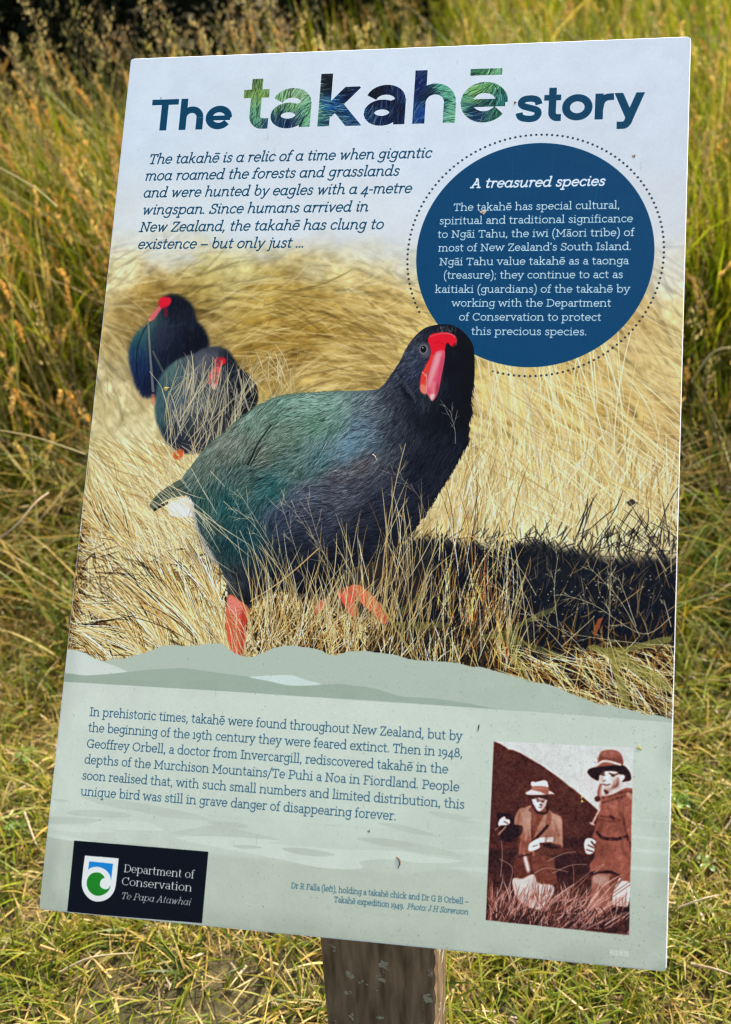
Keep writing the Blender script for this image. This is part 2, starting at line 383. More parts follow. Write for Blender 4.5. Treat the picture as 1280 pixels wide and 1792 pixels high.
def glyph(font, ch):
    k = (id(font), ch)
    if k in _gc: return _gc[k]
    it = font.get(ch, '50').split('|'); adv = float(it[0]); segs = []; dots = []; wf = None; joints = []; paths = []
    for s in it[1:]:
        t = s.split(); v = [float(x) for x in t[1:]]
        if t[0] == 'W': wf = v[0]; continue
        if t[0] == 'D': dots.append((v[0],v[1],v[2])); continue
        if t[0] == 'E':
            n = max(4, int(abs(v[5]-v[4])/13)); a = np.radians(np.linspace(v[4],v[5],n+1))
            p = np.stack([v[0]+v[2]*np.cos(a), v[1]+v[3]*np.sin(a)],1)
        else:
            p = np.array(v).reshape(-1,2)
            if t[0] == 'C': p = smooth(p, False, 8 if wf else 4)
        if wf: paths.append((p, wf, t[0] == 'L'))
        for i in range(len(p)-1): segs.append((p[i,0],p[i,1],p[i+1,0],p[i+1,1],wf if wf else -1))
        closed = t[0] == 'E' and abs(v[5]-v[4]) >= 360
        for i in range(1,len(p)-1):                                    # round pen joints, kept away from cut ends of curves
            if t[0] != 'L' and wf and not closed and min(np.hypot(*(p[i]-p[0])), np.hypot(*(p[i]-p[-1]))) < wf*1.02: continue
            joints.append((p[i,0],p[i,1],wf if wf else -1))
        if t[0] == 'E' and abs(v[5]-v[4]) >= 360: joints.append((p[0,0],p[0,1],wf if wf else -1))
    r = (adv, np.array(segs).reshape(-1,5), np.array(dots).reshape(-1,3), np.array(joints).reshape(-1,3), paths)
    _gc[k] = r
    return r
def text(s, left, right, xh, col, font=SLAB, hw=6., slant=0., alpha=1., butt=False, track=0., contrast=0., want_mask=False, ends=False):
    """left / right: ends of the baseline in reference units; xh: x-height in reference units at the line's middle"""
    A = mp(np.array(left,float)); B = mp(np.array(right,float))
    y = (A[1]+B[1])/2 if not ends else A[1]
    mid = (np.array(left)+np.array(right))/2
    k = np.linalg.norm(mp(mid+[0,-xh])-mp(mid))                        # x-height in texels
    sc = k/100.
    tot = sum(glyph(font,c)[0]+track for c in s)-track
    for c0,sgn in ((s[0],1),(s[-1],1)): tot -= 8
    sx = (B[0]-A[0])/tot; x = A[0]-8*sx*(.9)
    M = np.zeros((CH,CW)) if want_mask else None
    for ch in s:
        adv, segs, dots, jo, paths = glyph(font, ch)
        if len(segs) or len(dots):
            gx0 = x-20*sx; gx1 = x+(adv+50)*sx
            X0 = max(int(gx0)-2,0); X1 = min(int(gx1)+3,CW); Y0 = max(int(y-165*sc)-2,0); Y1 = min(int(y+60*sc)+3,CH)
            Y,X = np.mgrid[Y0:Y1,X0:X1]; X = X+.5; Y = Y+.5
            d = np.full(X.shape, 1e9)
            def T(u,v): return x+(u+slant*v)*sx, y-v*sc
            for (a,b,c,e,w) in (segs if not butt else []):
                h = (w if w > 0 else hw)*sc
                ax,ay = T(a,b); bx,by = T(c,e); vx,vy = bx-ax,by-ay; l = math.hypot(vx,vy)+1e-9
                if contrast: h = h*(1-contrast*abs(vx)/l)
                t = ((X-ax)*vx+(Y-ay)*vy)/l
                if butt:
                    pd = np.abs((X-ax)*vy-(Y-ay)*vx)/l-h
                    dd = np.maximum(pd, np.maximum(-t, t-l))
                else:
                    tc = np.clip(t,0,l); dd = np.hypot(X-ax-tc*vx/l, Y-ay-tc*vy/l)-h
                d = np.minimum(d, dd)
            for (a,b,r_) in dots:
                ax,ay = T(a,b); d = np.minimum(d, np.hypot(X-ax,Y-ay)-(r_+hw-6)*sc)
            m = np.clip(.5-d,0,1)
            if butt:                                                   # flat-ended pen ribbons
                for (pp, w, straight) in paths:
                    q = np.array([T(u,v) for u,v in pp]); h = w*sc; dd = np.diff(q,axis=0); ln = np.linalg.norm(dd,axis=1); ok_ = np.r_[True, ln>1e-3]; q = q[ok_]
                    dd = np.diff(q,axis=0); dd /= np.linalg.norm(dd,axis=1)[:,None]; nn = np.stack([-dd[:,1],dd[:,0]],1)
                    cl = np.hypot(*(q[0]-q[-1])) < .5
                    vn = np.vstack([nn[:1],nn[:-1]+nn[1:],nn[-1:]])
                    if cl: vn[0] = vn[-1] = nn[0]+nn[-1]
                    vn /= np.linalg.norm(vn,axis=1)[:,None]
                    cosv = np.ones(len(vn)); cosv[1:-1] = np.maximum((vn[1:-1]*nn[1:]).sum(1), .4)
                    off = vn*(h/cosv)[:,None]; rib = np.zeros(m.shape)
                    for s_i in range(len(q)-1):
                        xx,yy,mm_ = mask_canvas(np.array([q[s_i]+off[s_i],q[s_i+1]+off[s_i+1],q[s_i+1]-off[s_i+1],q[s_i]-off[s_i]]), 6)
                        if mm_.size:
                            ax_,ay_ = max(xx,X0),max(yy,Y0); bx_,by_ = min(xx+mm_.shape[1],X1),min(yy+mm_.shape[0],Y1)
                            if bx_>ax_ and by_>ay_: rib[ay_-Y0:by_-Y0,ax_-X0:bx_-X0] += mm_[ay_-yy:by_-yy,ax_-xx:bx_-xx]
                    m = np.maximum(m, np.clip(rib,0,1))
                if ch in 'yk':
                    m = m*np.where((y-Y > 101*sc) & ((ch == 'y') | (X > x+38*sx)), 0, 1)
                    if ch == 'k': m = m*(Y < y)
            if want_mask: M[Y0:Y1,X0:X1] = np.maximum(M[Y0:Y1,X0:X1], m)
            else:
                m = (m*alpha)[...,None]
                IMG[Y0:Y1,X0:X1] = IMG[Y0:Y1,X0:X1]*(1-m)+np.array(col)/255.*m
        x += (adv+track)*sx
    return M
# ------------------------------------------------------------------ 1 sky-blue head of the print fading into the tussock photograph
GR = [(200,470,206,196,150),(400,470,190,180,125),(600,470,196,182,128),(250,510,150,124,62),(300,535,120,94,44),(330,495,164,142,76),(450,530,172,146,72),(230,560,140,118,66),(210,470,214,206,168),(520,575,140,112,46),(640,600,150,122,62),(360,470,178,166,100),(1120,560,176,152,98),(1150,620,196,176,120),(880,860,214,202,152),(960,860,212,200,152),(1060,900,206,196,156),(230,760,206,198,156),(180,650,196,186,146),(260,810,204,192,142),
(560,560,160,130,60),(480,600,148,118,50),(600,620,185,160,95),(650,520,190,165,100),(700,600,192,168,98),(190,600,165,145,92),(180,700,182,170,122),
(170,800,190,180,132),(460,660,150,122,58),(560,660,180,155,90),(480,740,185,172,120),(900,700,204,180,112),(1000,700,196,168,98),(1100,720,186,160,98),
(1180,560,202,184,130),(1170,480,216,206,172),(1000,820,196,172,102),(1120,850,188,165,112),(900,800,206,186,122),(1170,760,172,142,92),(850,900,192,176,130),
(1000,920,188,178,138),(1150,930,152,138,102),(260,640,150,130,85),(200,900,188,168,112),(160,1000,132,106,62),(300,1000,166,142,84),(250,1100,136,110,66),
(350,1080,122,96,52),(500,1100,62,52,36),(600,1120,112,92,58),(700,1120,80,66,42),(860,1150,62,52,38),(1000,1190,92,78,52),(1130,1190,62,52,40),(700,450,200,190,150),(1000,450,205,195,160),(300,440,214,208,180)]
HEAD = [(230,110,206,221,236),(700,90,210,225,240),(1200,80,208,222,238),(240,250,206,222,238),(700,250,210,224,240),(1190,250,206,219,234),(240,380,212,222,226),(640,380,212,222,230),(1190,380,208,216,224)]
base = ctrl_img(HEAD, 80)/255.
grs = ctrl_img(GR, 30, 2.2)/255.
RXf = upsample(_RX)[...,0]; RYf = upsample(_RY)[...,0]
nz = noise_img(60, 3, 4)
fy0 = np.interp(RXf, [180,400,640,760,1180], [372,388,398,388,372]); fy1 = np.interp(RXf, [180,400,640,760,1180], [492,490,500,520,560])
FADE = np.clip((RYf+nz*70-fy0)/(fy1-fy0), 0, 1); FADE = FADE*FADE*(3-2*FADE)
bl_ = noise_img(34,5,4)+.6*noise_img(14,6,3)
IMG[:] = np.clip(grs*(1+.55*bl_[...,None]*np.array([.9,1.,1.35])),0,1)
photo = ((RYf > 372) & (RYf < 1275)).astype(float)
def ingrid(n, x0, x1, y0, y1): return np.stack([rng.uniform(x0,x1,n), rng.uniform(y0,y1,n)],1)
DIR = [(200,480,.8,-.35),(300,470,1,-.12),(420,500,1,-.05),(520,520,1,.12),(640,520,1,.35),(700,600,.9,.5),(600,640,1,.2),(480,620,1,-.08),(380,560,1,-.3),(200,600,.5,.8),
(180,700,.45,.85),(200,800,.6,.8),(900,700,.8,.6),(1000,700,.75,.6),(1100,650,.78,.62),(1180,500,.6,.8),(1150,800,.75,.6),(950,850,.5,.85),(470,700,.5,-.85)]
def gstroke(n, box, dark, light, L, w, alpha, s=25, jit=.25, batches=8, soft=1.6, bend=.25, clip=None):
    P = ingrid(n, *box); D = ctrl(DIR, P[:,0], P[:,1], 60)[:, :2]
    a = rng.normal(0, jit, n); D = np.stack([D[:,0]*np.cos(a)-D[:,1]*np.sin(a), D[:,0]*np.sin(a)+D[:,1]*np.cos(a)],1)
    c = ctrl(GR, P[:,0], P[:,1], 30, 2.2); f = rng.uniform(dark, light, n)[:,None]
    c = np.where(f < 0, c*(1+f), c+(np.array([236,222,172])-c)*f)
    strokes(P, D, rng.uniform(L[0],L[1],n), np.clip(c,0,255), rng.uniform(w[0],w[1],n), rng.normal(0,bend*.5,n), alpha, clip=clip, batches=batches, soft=soft)
gstroke(1500, (150,1200,420,900), -.5, .5, (30,100), (5,11), .26, soft=5, bend=.35)
gstroke(1500, (150,1200,430,900), -.35, .65, (25,85), (3,7), .30, soft=3.2, bend=.35)
gstroke(500, (150,840,560,900), -.3, .6, (30,90), (2,4), .35, soft=2.2)
gstroke(1000, (840,1200,540,960), -.22, .75, (40,120), (1.5,4.5), .45, soft=2.)
gstroke(520, (380,780,490,700), -.4, .7, (40,110), (2,5), .38, soft=2.4, jit=.2, bend=.4)
IMG[:] = IMG*.5+blur(IMG,2)*.5
# dark pockets in the near tussock, then crisp straw
def straw(n, box, ang, L, w, pal, alpha=.9, bend=.15, jit=.3, batches=10, clip=None, soft=1.):
    P = ingrid(n, *box); a = np.radians(ang)+rng.normal(0, jit, n)
    D = np.stack([np.cos(a), -np.sin(a)],1); pal = np.array(pal,float)
    c = pal[rng.integers(0,len(pal),n)]*rng.uniform(.82,1.08,n)[:,None]
    strokes(P, D, rng.uniform(L[0],L[1],n), np.clip(c,0,255), rng.uniform(w[0],w[1],n), rng.normal(0,bend,n), alpha, batches=batches, clip=clip, soft=soft)
STRAW = [(226,214,168),(206,188,132),(190,166,108),(236,230,200),(168,140,84),(214,196,140)]
GOLD = [(196,160,92),(150,112,58),(214,186,120),(120,88,46),(226,206,150)]
DARKS = [(58,44,26),(84,62,34),(40,34,24),(104,78,42)]
low = np.clip((RYf+nz*60-860)/60,0,1)*photo
straw(2200,(120,420,880,1160),-25,(12,45),(2,5),DARKS,.55,jit=.5,clip=low,soft=2)
straw(2600,(120,420,860,1160),-28,(25,80),(1,2.6),GOLD,.7,jit=.35,clip=low)
straw(2600,(130,430,850,1160),-35,(30,95),(.8,2),STRAW,.75,jit=.45)
straw(700,(150,420,880,1120),-62,(40,130),(.8,2),STRAW,.85,jit=.2)
straw(600,(120,300,1040,1160),-40,(20,60),(.8,1.8),STRAW,.85,jit=.7)
straw(500,(140,300,760,900),-48,(40,110),(1.2,3),STRAW,.5,jit=.25,soft=1.6)
straw(2400,(400,1190,1040,1260),80,(15,50),(2,5),DARKS[:3],.6,jit=.5,clip=low,soft=2)
straw(900,(640,1190,830,970),78,(40,120),(1.2,3),STRAW,.5,jit=.3,soft=1.5)
straw(160,(840,1100,700,960),97,(80,240),(1.2,3.4),[(228,216,176),(216,200,150)],.6,jit=.13,soft=1.5)
straw(200,(840,1190,640,900),-40,(50,150),(1.2,3.2),[(228,216,176),(204,180,120)],.45,jit=.12,soft=1.6)
straw(620,(420,700,1050,1170),78,(30,80),(.8,2),GOLD+STRAW,.8,jit=.45)
def tuft(x, y, n, ang, spread, L, pal, w=(.8,2.0), al=.9):
    an = np.radians(ang)+rng.normal(0,spread,n); P = np.stack([x+rng.normal(0,5,n), y+rng.normal(0,4,n)],1); pal = np.array(pal,float)
    c = pal[rng.integers(0,len(pal),n)]*rng.uniform(.85,1.08,n)[:,None]
    strokes(P, np.stack([np.cos(an),-np.sin(an)],1), rng.uniform(L*.4,L,n), np.clip(c,0,255), rng.uniform(w[0],w[1],n), rng.normal(.0,.14,n)+.12*np.sign(np.cos(an)), al, batches=3)
straw(420,(120,420,960,1160),-24,(12,40),(2,5),DARKS[:3],.34,jit=.6,clip=low,soft=2.4)
for (x,y,n_,an,sp,L_) in ((150,1060,60,-20,.22,170),(200,1010,60,-25,.2,180),(290,1140,90,118,.2,170),(330,1130,110,112,.16,200),(360,1135,90,108,.14,180),(250,1150,60,130,.3,110),(170,1140,60,120,.35,90),(400,1150,60,104,.16,120),
                       (230,960,50,128,.2,130),(180,930,50,125,.2,120),(380,1060,60,110,.14,140),(130,1100,50,-12,.3,120)):
    tuft(x,y,int(n_*.55),an,sp*1.2,L_,DARKS+GOLD[1:4:2]); tuft(x,y,n_,an,sp,L_,STRAW+GOLD[:1])
# shadow of the bird printed in the photograph
SH = [(690,965),(740,945),(800,950),(870,960),(930,950),(985,960),(1040,972),(1100,980),(1190,988),(1190,1120),(1120,1130),(1060,1118),(1020,1150),(940,1150),(880,1165),(800,1140),(740,1135),(690,1110),(660,1060),(670,1000)]
fill(SH, (22,24,29), .95, sm=True, soft=7)
P = inpoly(None, 900, full_mask(SH)); strokes(P, np.tile([-.55,-.8],(900,1)), rng.uniform(8,30,900), (24,28,38), 3., None, .5, batches=4, soft=2)
straw(420,(700,1190,935,985),62,(10,34),(1,3.),[(28,30,36),(60,56,46)],.4,jit=.5,soft=1.8)
straw(34,(1000,1190,910,990),60,(30,90),(1,2.4),[(34,36,40),(60,54,48)],.6,jit=.2)
straw(500,(700,1180,1110,1230),70,(15,50),(1.5,4),DARKS+[(26,26,26)],.7,jit=.6,clip=photo,soft=1.6)
straw(520,(860,1190,1128,1250),-32,(25,90),(.8,1.8),GOLD+STRAW,.75,jit=.35)
straw(200,(900,1190,1110,1250),-70,(25,80),(.8,1.6),GOLD,.8,jit=.4)
straw(80,(760,900,940,1180),82,(60,170),(.8,1.9),STRAW+GOLD,.85,jit=.1)
straw(80,(790,890,1060,1190),96,(40,130),(.8,2.0),GOLD+[(150,86,48)],.8,jit=.12)
straw(700,(640,860,1110,1185),70,(10,40),(1.5,4),[(24,24,26),(50,42,30),(70,56,36)],.6,jit=.6,clip=photo,soft=1.5)
straw(110,(660,900,1130,1185),80,(20,70),(.8,1.8),GOLD+STRAW,.8,jit=.35,clip=photo)
straw(30,(1050,1190,880,1010),-50,(40,90),(1,2.),[(34,34,38),(60,52,44)],.55,jit=.15)
straw(420,(690,1190,985,1150),74,(14,60),(.8,2.2),[(62,60,56),(84,74,56),(44,46,50),(120,102,70)],.6,jit=.5,soft=1.2)
IMG[:] = np.clip(IMG+.34*(IMG-blur(IMG,14))+.12*(IMG-blur(IMG,3)),0,1); IMG[:] = np.clip((IMG-.5)*1.12+.525,0,1)
# head of the print
IMG[:] = base*(1-FADE[...,None])+IMG*FADE[...,None]
# ------------------------------------------------------------------ 2 two distant birds
def bird_field(mask, cc, n, L, w, dirs, alpha=.6, amt=.3, soft=1., batches=6, s=22):
    col = ctrl_img(cc, s, 2.)/255.
    m = mask[...,None]
    IMG[:] = IMG*(1-m)+col*m
    P = inpoly(None, n, mask); c = ctrl(cc, P[:,0], P[:,1], s, 2.)
    f = rng.uniform(-amt, amt, n)[:,None]
    c = np.where(f<0, c*(1+f*1.6), c+(np.array([150,165,170])-c)*f)
    D = ctrl(dirs, P[:,0], P[:,1], 30)[:, :2]; a = rng.normal(0,.16,n)
    D = np.stack([D[:,0]*np.cos(a)-D[:,1]*np.sin(a), D[:,0]*np.sin(a)+D[:,1]*np.cos(a)],1)
    strokes(P, D, rng.uniform(L[0],L[1],n), np.clip(c,0,255), rng.uniform(w[0],w[1],n), rng.normal(0,.12,n), alpha, clip=mask, batches=batches, soft=soft)
def z2(L): return [(160+x/3.2, 440+y/3.2) for x,y in L]
A_ = z2([(455,238),(520,260),(570,310),(590,380),(630,430),(660,500),(650,570),(600,640),(520,700),(440,740),(400,790),(340,815),(290,810),(250,750),(220,660),(210,560),(235,480),(290,420),(345,385),(372,350),(385,310),(400,265),(430,242)])
mA = full_mask(A_, soft=3)
bird_field(mA, [(245,580,48,100,96),(235,610,28,62,92),(238,640,18,36,78),(262,570,70,100,105),(285,580,30,34,52),(310,540,12,14,24),(300,620,14,16,30),(340,600,10,12,22),(255,670,16,24,50),(330,650,12,14,22),(285,600,22,26,44)], 900,(8,22),(2,4),[(300,600,-.2,1),(240,600,-.1,1)],.35,.18,2.)
line(z2([(345,385),(300,430),(262,520),(250,620),(262,720)]),(8,10,18),3,.5); line(z2([(380,390),(440,420),(520,400)]),(44,50,66),7,.35); fill(z2([(520,300),(560,330),(575,400),(520,420),(480,380)]),(34,38,54),.35,sm=True,soft=4); fill(z2([(350,430),(420,440),(430,520),(380,560),(345,500)]),(38,46,66),.5,sm=True,soft=4)
fill(z2([(385,298),(350,335),(328,365),(320,388),(345,386),(372,350),(395,318)]),(214,98,104),.95,soft=1)
fill(z2([(325,372),(320,388),(340,388)]),(226,160,160),.8,soft=1)
fill(z2([(380,270),(400,255),(440,258),(448,280),(430,305),(400,318),(378,300)]),(216,24,50),1,sm=True,soft=1)
fill(z2([(405,310),(425,312),(428,365),(412,370)]),(120,24,42),.8,soft=1)
line(z2([(318,400),(330,600),(345,780)]),(150,150,135),4,.6,w2=6); line(z2([(345,560),(400,670)]),(110,112,105),5,.5)
fill(z2([(335,795),(355,800),(358,850),(338,860)]),(212,120,80),.7,soft=1)
B_ = z2([(700,530),(760,550),(800,600),(830,650),(880,690),(920,740),(932,830),(900,890),(850,930),(760,1000),(690,1060),(620,1120),(540,1130),(470,1110),(420,1060),(380,990),(358,920),(360,830),(370,740),(400,680),(460,620),(530,585),(580,570),(620,545)])
mB = full_mask(B_, soft=2)
bird_field(mB, [(300,640,80,112,106),(285,680,60,92,98),(280,720,58,88,92),(310,700,70,92,110),(340,630,70,78,90),(365,620,62,66,78),(375,660,66,70,84),(400,640,14,16,22),(410,690,12,14,18),(440,700,14,15,18),(340,700,78,90,95),(350,740,54,56,60),(310,760,40,44,56),(380,740,40,40,42),(300,780,24,28,44),(430,720,10,12,14)],1500,(8,20),(1.4,3),[(300,700,-.1,1),(400,700,.3,1)],.4,.3,1.6)
fill(z2([(590,580),(650,560),(680,600),(660,690),(600,700),(575,640)]),(92,96,108),.45,sm=True,soft=3); line(z2([(575,590),(560,650),(585,720)]),(30,34,42),3,.5); fill(ell(*z2([(676,618)])[0],2.2,2.2),(10,10,12),.8)
fill(z2([(690,600),(715,592),(750,600),(752,625),(730,640),(712,655),(690,640)]),(214,26,44),1,sm=True,soft=1)
fill(z2([(690,642),(730,648),(722,690),(708,745),(690,772),(668,752),(648,735),(655,690)]),(216,100,92),1,soft=1)
fill(z2([(665,740),(700,745),(695,775),(680,770)]),(236,200,190),.9,soft=1)
fill(z2([(460,1130),(500,1105),(520,1130),(495,1165),(468,1160)]),(214,82,44),.95,sm=True,soft=1)
straw(170,(300,440,640,730),84,(14,40),(1.4,3.4),[(96,100,98),(70,74,78),(140,142,130)],.45,jit=.5,soft=1.8,clip=mB)
straw(150,(285,430,680,800),80,(30,80),(1.2,3),[(188,180,150),(160,152,128),(206,196,160)],.65,jit=.25,soft=1.6)
for i in range(26):
    x = rng.uniform(320,410); y = rng.uniform(700,790); h = rng.uniform(30,80)
    line([(x,y),(x-rng.uniform(0,14),y-h*.5),(x-rng.uniform(8,34),y-h)],(190,182,150),1.6,.55,w2=.8)
line(z2([(820,660),(850,790),(885,900)]),(176,168,138),4,.8); line(z2([(395,770),(430,900),(450,1100),(466,1290)]),(206,192,140),2,.9)
line(z2([(325,670),(380,740),(400,780)]),(200,190,150),1.5,.8)
straw(120,(270,360,770,860),-55,(20,70),(1,2),STRAW,.6,jit=.4)
straw(60,(440,520,640,700),100,(30,60),(1.,2.4),STRAW,.5,jit=.4,soft=1.5)
# ------------------------------------------------------------------ 3 blue disc and ring of dots
cp = mp(np.array([(727,447),(1147,437),(950,252),(915,645),(800,590),(1085,560),(1075,290)],float))
Am = np.c_[2*cp, np.ones(len(cp))]; sol = np.linalg.lstsq(Am, (cp**2).sum(1), rcond=None)[0]
DC = sol[:2]+np.array([1.5,3.]); DR = math.sqrt(sol[2]+sol[:2]@sol[:2])*1.008
fill(ell(DC[0],DC[1],DR,DR,0,160), (0,68,110), canvas=True)
ringr = np.linalg.norm(mp(np.array([(711.6,456),(1163,439),(950,238),(929,659)],float))-DC,axis=1).mean()
ND = 150
for i in range(ND):
    a = 2*math.pi*i/ND
    x,y = DC[0]+ringr*math.cos(a), DC[1]+ringr*math.sin(a)
    q = np.array([x,y]) @ _HI[:, :2].T + _HI[:, 2]; rx,ry = q[:2]/q[2]
    if 735 < rx < 856 and ry > 553: continue
    fill(ell(x,y,2.5,2.5,0,10),(34,48,62),.95,canvas=True)
dm = np.zeros((CH,CW)); x0,y0,m_ = mask_canvas(ell(DC[0],DC[1],DR-3,DR-3,0,120)); dm[y0:y0+m_.shape[0],x0:x0+m_.shape[1]] = m_
for i in range(90):
    p = inpoly(None,1,dm)[0]; l = rng.uniform(15,90); line([tuple(p),(p[0]-l*.12,p[1]+l)],(70,130,170),1.0,rng.uniform(.05,.2),clip=dm)
# ------------------------------------------------------------------ 4 the big takahe
BODY = [(320,838),(334,818),(351,795),(372,772),(395,756),(420,732),(443,715),(468,702),(492,693),(520,689),(550,687),(580,685),(608,684),(640,683),(666,679),(685,655),(701,631),(714,605),(730,585),(746,573),(767,568),(788,568),(807,577),(822,593),(829,608),(831,639),(830,669),(824,700),(826,722),(820,742),(820,772),(808,793),(796,815),(781,841),(767,862),(753,887),(729,921),(708,944),(690,960),(652,984),(618,994),(594,1013),(574,1030),(550,1040),(511,1035),(472,1037),(448,1052),(434,1062),(419,1054),(402,1037),(395,1013),(380,979),(366,955),(352,930),(344,905),(341,885),(334,868),(322,856)]
mT = full_mask(BODY, n=4)
fill([(540,1040),(580,1015),(640,985),(700,955),(745,985),(730,1050),(690,1080),(600,1070)],(34,30,30),.85,sm=True,soft=5)
fill([(262,884),(272,869),(290,854),(318,838),(350,830),(345,862),(318,868),(294,874),(278,884),(270,893)],(84,96,82),sm=True,n=3)
line([(266,880),(290,864),(330,845)],(40,52,48),3,.8); line([(270,892),(280,886),(292,880)],(20,24,24),6,.9)
fill([(294,884),(305,876),(325,870),(345,868),(350,890),(352,925),(340,905),(318,905),(298,902)],(232,230,232),sm=True,soft=1)
fill([(335,880),(350,900),(372,955),(388,985),(372,985),(352,950),(340,915)],(150,155,150),.8,sm=True,soft=2)
straw(90,(330,385,880,990),-68,(10,26),(1,2),[(170,175,170),(120,128,128),(200,200,195)],.6,jit=.4)
BC = [(330,835,74,98,88),(345,820,96,112,98),(400,775,118,130,112),(450,725,98,128,110),(500,712,104,144,126),(550,700,126,166,148),(600,705,118,156,142),(600,740,84,124,108),(560,740,80,122,100),(622,765,74,122,152),(636,740,76,108,136),(606,792,84,128,150),(570,800,66,108,112),(618,778,98,150,176),
(640,700,104,124,130),(500,760,92,118,98),(460,790,96,108,92),(520,810,70,104,94),(430,830,62,92,84),(480,850,34,88,88),(400,880,22,76,76),(360,870,44,86,78),(430,940,20,74,84),(400,950,20,66,70),(372,920,62,92,88),(385,970,44,66,66),(420,1005,40,46,52),(440,1035,24,26,32),(405,1020,64,68,72),(500,900,48,60,94),(540,870,66,74,100),(560,920,44,50,74),(520,980,28,33,50),(470,980,26,52,72),(480,1015,16,20,30),
(600,830,84,78,90),(640,812,84,76,80),(610,860,66,66,90),(660,840,58,60,82),(680,870,40,46,70),(700,745,48,54,74),(665,715,80,90,104),(690,700,50,56,74),(720,690,34,38,52),(735,650,44,54,86),(720,620,52,60,88),(728,600,50,56,76),(750,585,36,40,54),(745,660,40,48,74),(768,575,26,28,36),(800,590,14,16,24),(800,640,10,12,18),(815,620,10,12,18),(810,720,12,14,22),(770,720,16,20,26),(735,725,20,24,34),(745,705,44,54,60),(780,780,28,33,50),(740,800,26,32,50),(740,860,30,36,58),(700,910,22,28,48),(650,900,34,38,56),(620,960,24,28,46),(580,990,20,24,40),(560,1015,14,16,26)]
BD = [(750,600,-.5,.8),(730,640,-.6,.75),(800,640,0,1),(810,720,-.05,1),(740,730,-.4,.9),(760,800,-.35,.95),(700,780,-.75,.65),(700,860,-.75,.6),(650,860,-.92,.3),(560,880,-.95,.22),(520,930,-.85,.5),(620,950,-.95,.2),(480,960,-.5,.85),(440,930,-.35,.93),(400,900,-.3,.95),(370,900,-.2,.97),(620,720,-.9,.4),(560,710,-.96,.2),(500,730,-.85,.5),(450,770,-.75,.66),(400,800,-.7,.7),(350,840,-.55,.83),(500,830,-.85,.45),(600,780,-.75,.65),(430,1010,.2,1)]
BC = [(x,y,*(np.array(c)*(1-.22*(c[2]>c[1]+14))+np.mean(c)*.22*(c[2]>c[1]+14)-(3 if x>640 else 0))) for x,y,*c in BC]
n = 9000
P = inpoly(None, n, mT); c = ctrl(BC, P[:,0], P[:,1], 16, 2.)
col = ctrl_img(BC, 16, 2.)/255.; IMG[:] = IMG*(1-mT[...,None])+col*.82*mT[...,None]
mTs = np.clip(blur(mT,1)*1.15,0,1)
def fur(n, L, w, amt, al, hl=(170,190,190), soft=1., batches=10, bendm=.1):
    P = inpoly(None, n, mT); c = ctrl(BC, P[:,0], P[:,1], 16, 2.)
    f = rng.uniform(-amt, amt, n)[:,None]
    dk = np.clip((c.sum(1)-60)/200,0.12,1)[:,None]
    c = np.where(f<0, c*(1+f*1.0), c+(np.array(hl)-c)*f*dk)
    D = ctrl(BD, P[:,0], P[:,1], 28)[:, :2]; a = rng.normal(0,.17,n)+.22*np.sin(P[:,0]*.045+P[:,1]*.03)
    D = np.stack([D[:,0]*np.cos(a)-D[:,1]*np.sin(a), D[:,0]*np.sin(a)+D[:,1]*np.cos(a)],1)
    hd = (P[:,1]<700)&(P[:,0]>690); Ls = rng.uniform(L[0],L[1],n)*np.where(hd,.45,1)
    strokes(P, D, Ls, np.clip(c,0,255), rng.uniform(w[0],w[1],n), rng.normal(0,bendm,n), al, clip=mTs, batches=batches, soft=soft)
fur(2500,(14,40),(3,6),.28,.45,soft=2.4)
fur(9000,(10,28),(1,2.4),.5,.6)
fur(7000,(8,22),(.7,1.5),.62,.7)
fur(5200,(9,24),(.6,1.1),.95,.55,hl=(188,198,196),bendm=.14)
fur(2600,(6,16),(.6,1.1),.9,.5,hl=(150,160,170))
# soft overlapping feather tips: short dark scallops with a pale lower rim
SCp = inpoly(None, 420, mT); SCp = SCp[(SCp[:,0]<700)&(SCp[:,1]<1000)]
for p_ in SCp:
    d_ = ctrl(BD,p_[0],p_[1],28); d_ = d_/np.linalg.norm(d_); n_ = np.array([-d_[1],d_[0]]); s_ = rng.uniform(5,10)
    c_ = ctrl(BC,p_[0],p_[1],16,2.)
    line([tuple(p_-n_*s_),tuple(p_+d_*s_*.9),tuple(p_+n_*s_)],c_*.5,2.2,.22,clip=mTs)
    line([tuple(p_-n_*s_*.9+d_*2),tuple(p_+d_*s_*1.15),tuple(p_+n_*s_*.9+d_*2)],np.minimum(c_*1.35+14,255),1.2,.2,clip=mTs)
lit = ctrl_img([(560,690,1.12),(450,720,1.1),(640,720,1.08),(500,830,1.05),(700,760,.95),(600,900,.96),(620,980,.8),(500,1020,.75),(760,820,.8),(800,700,.75),(380,860,1.02),(430,980,.85),(720,620,1.05)],40)
IMG[:] = IMG*(1-mT[...,None])+np.clip(IMG*lit,0,1)*mT[...,None]
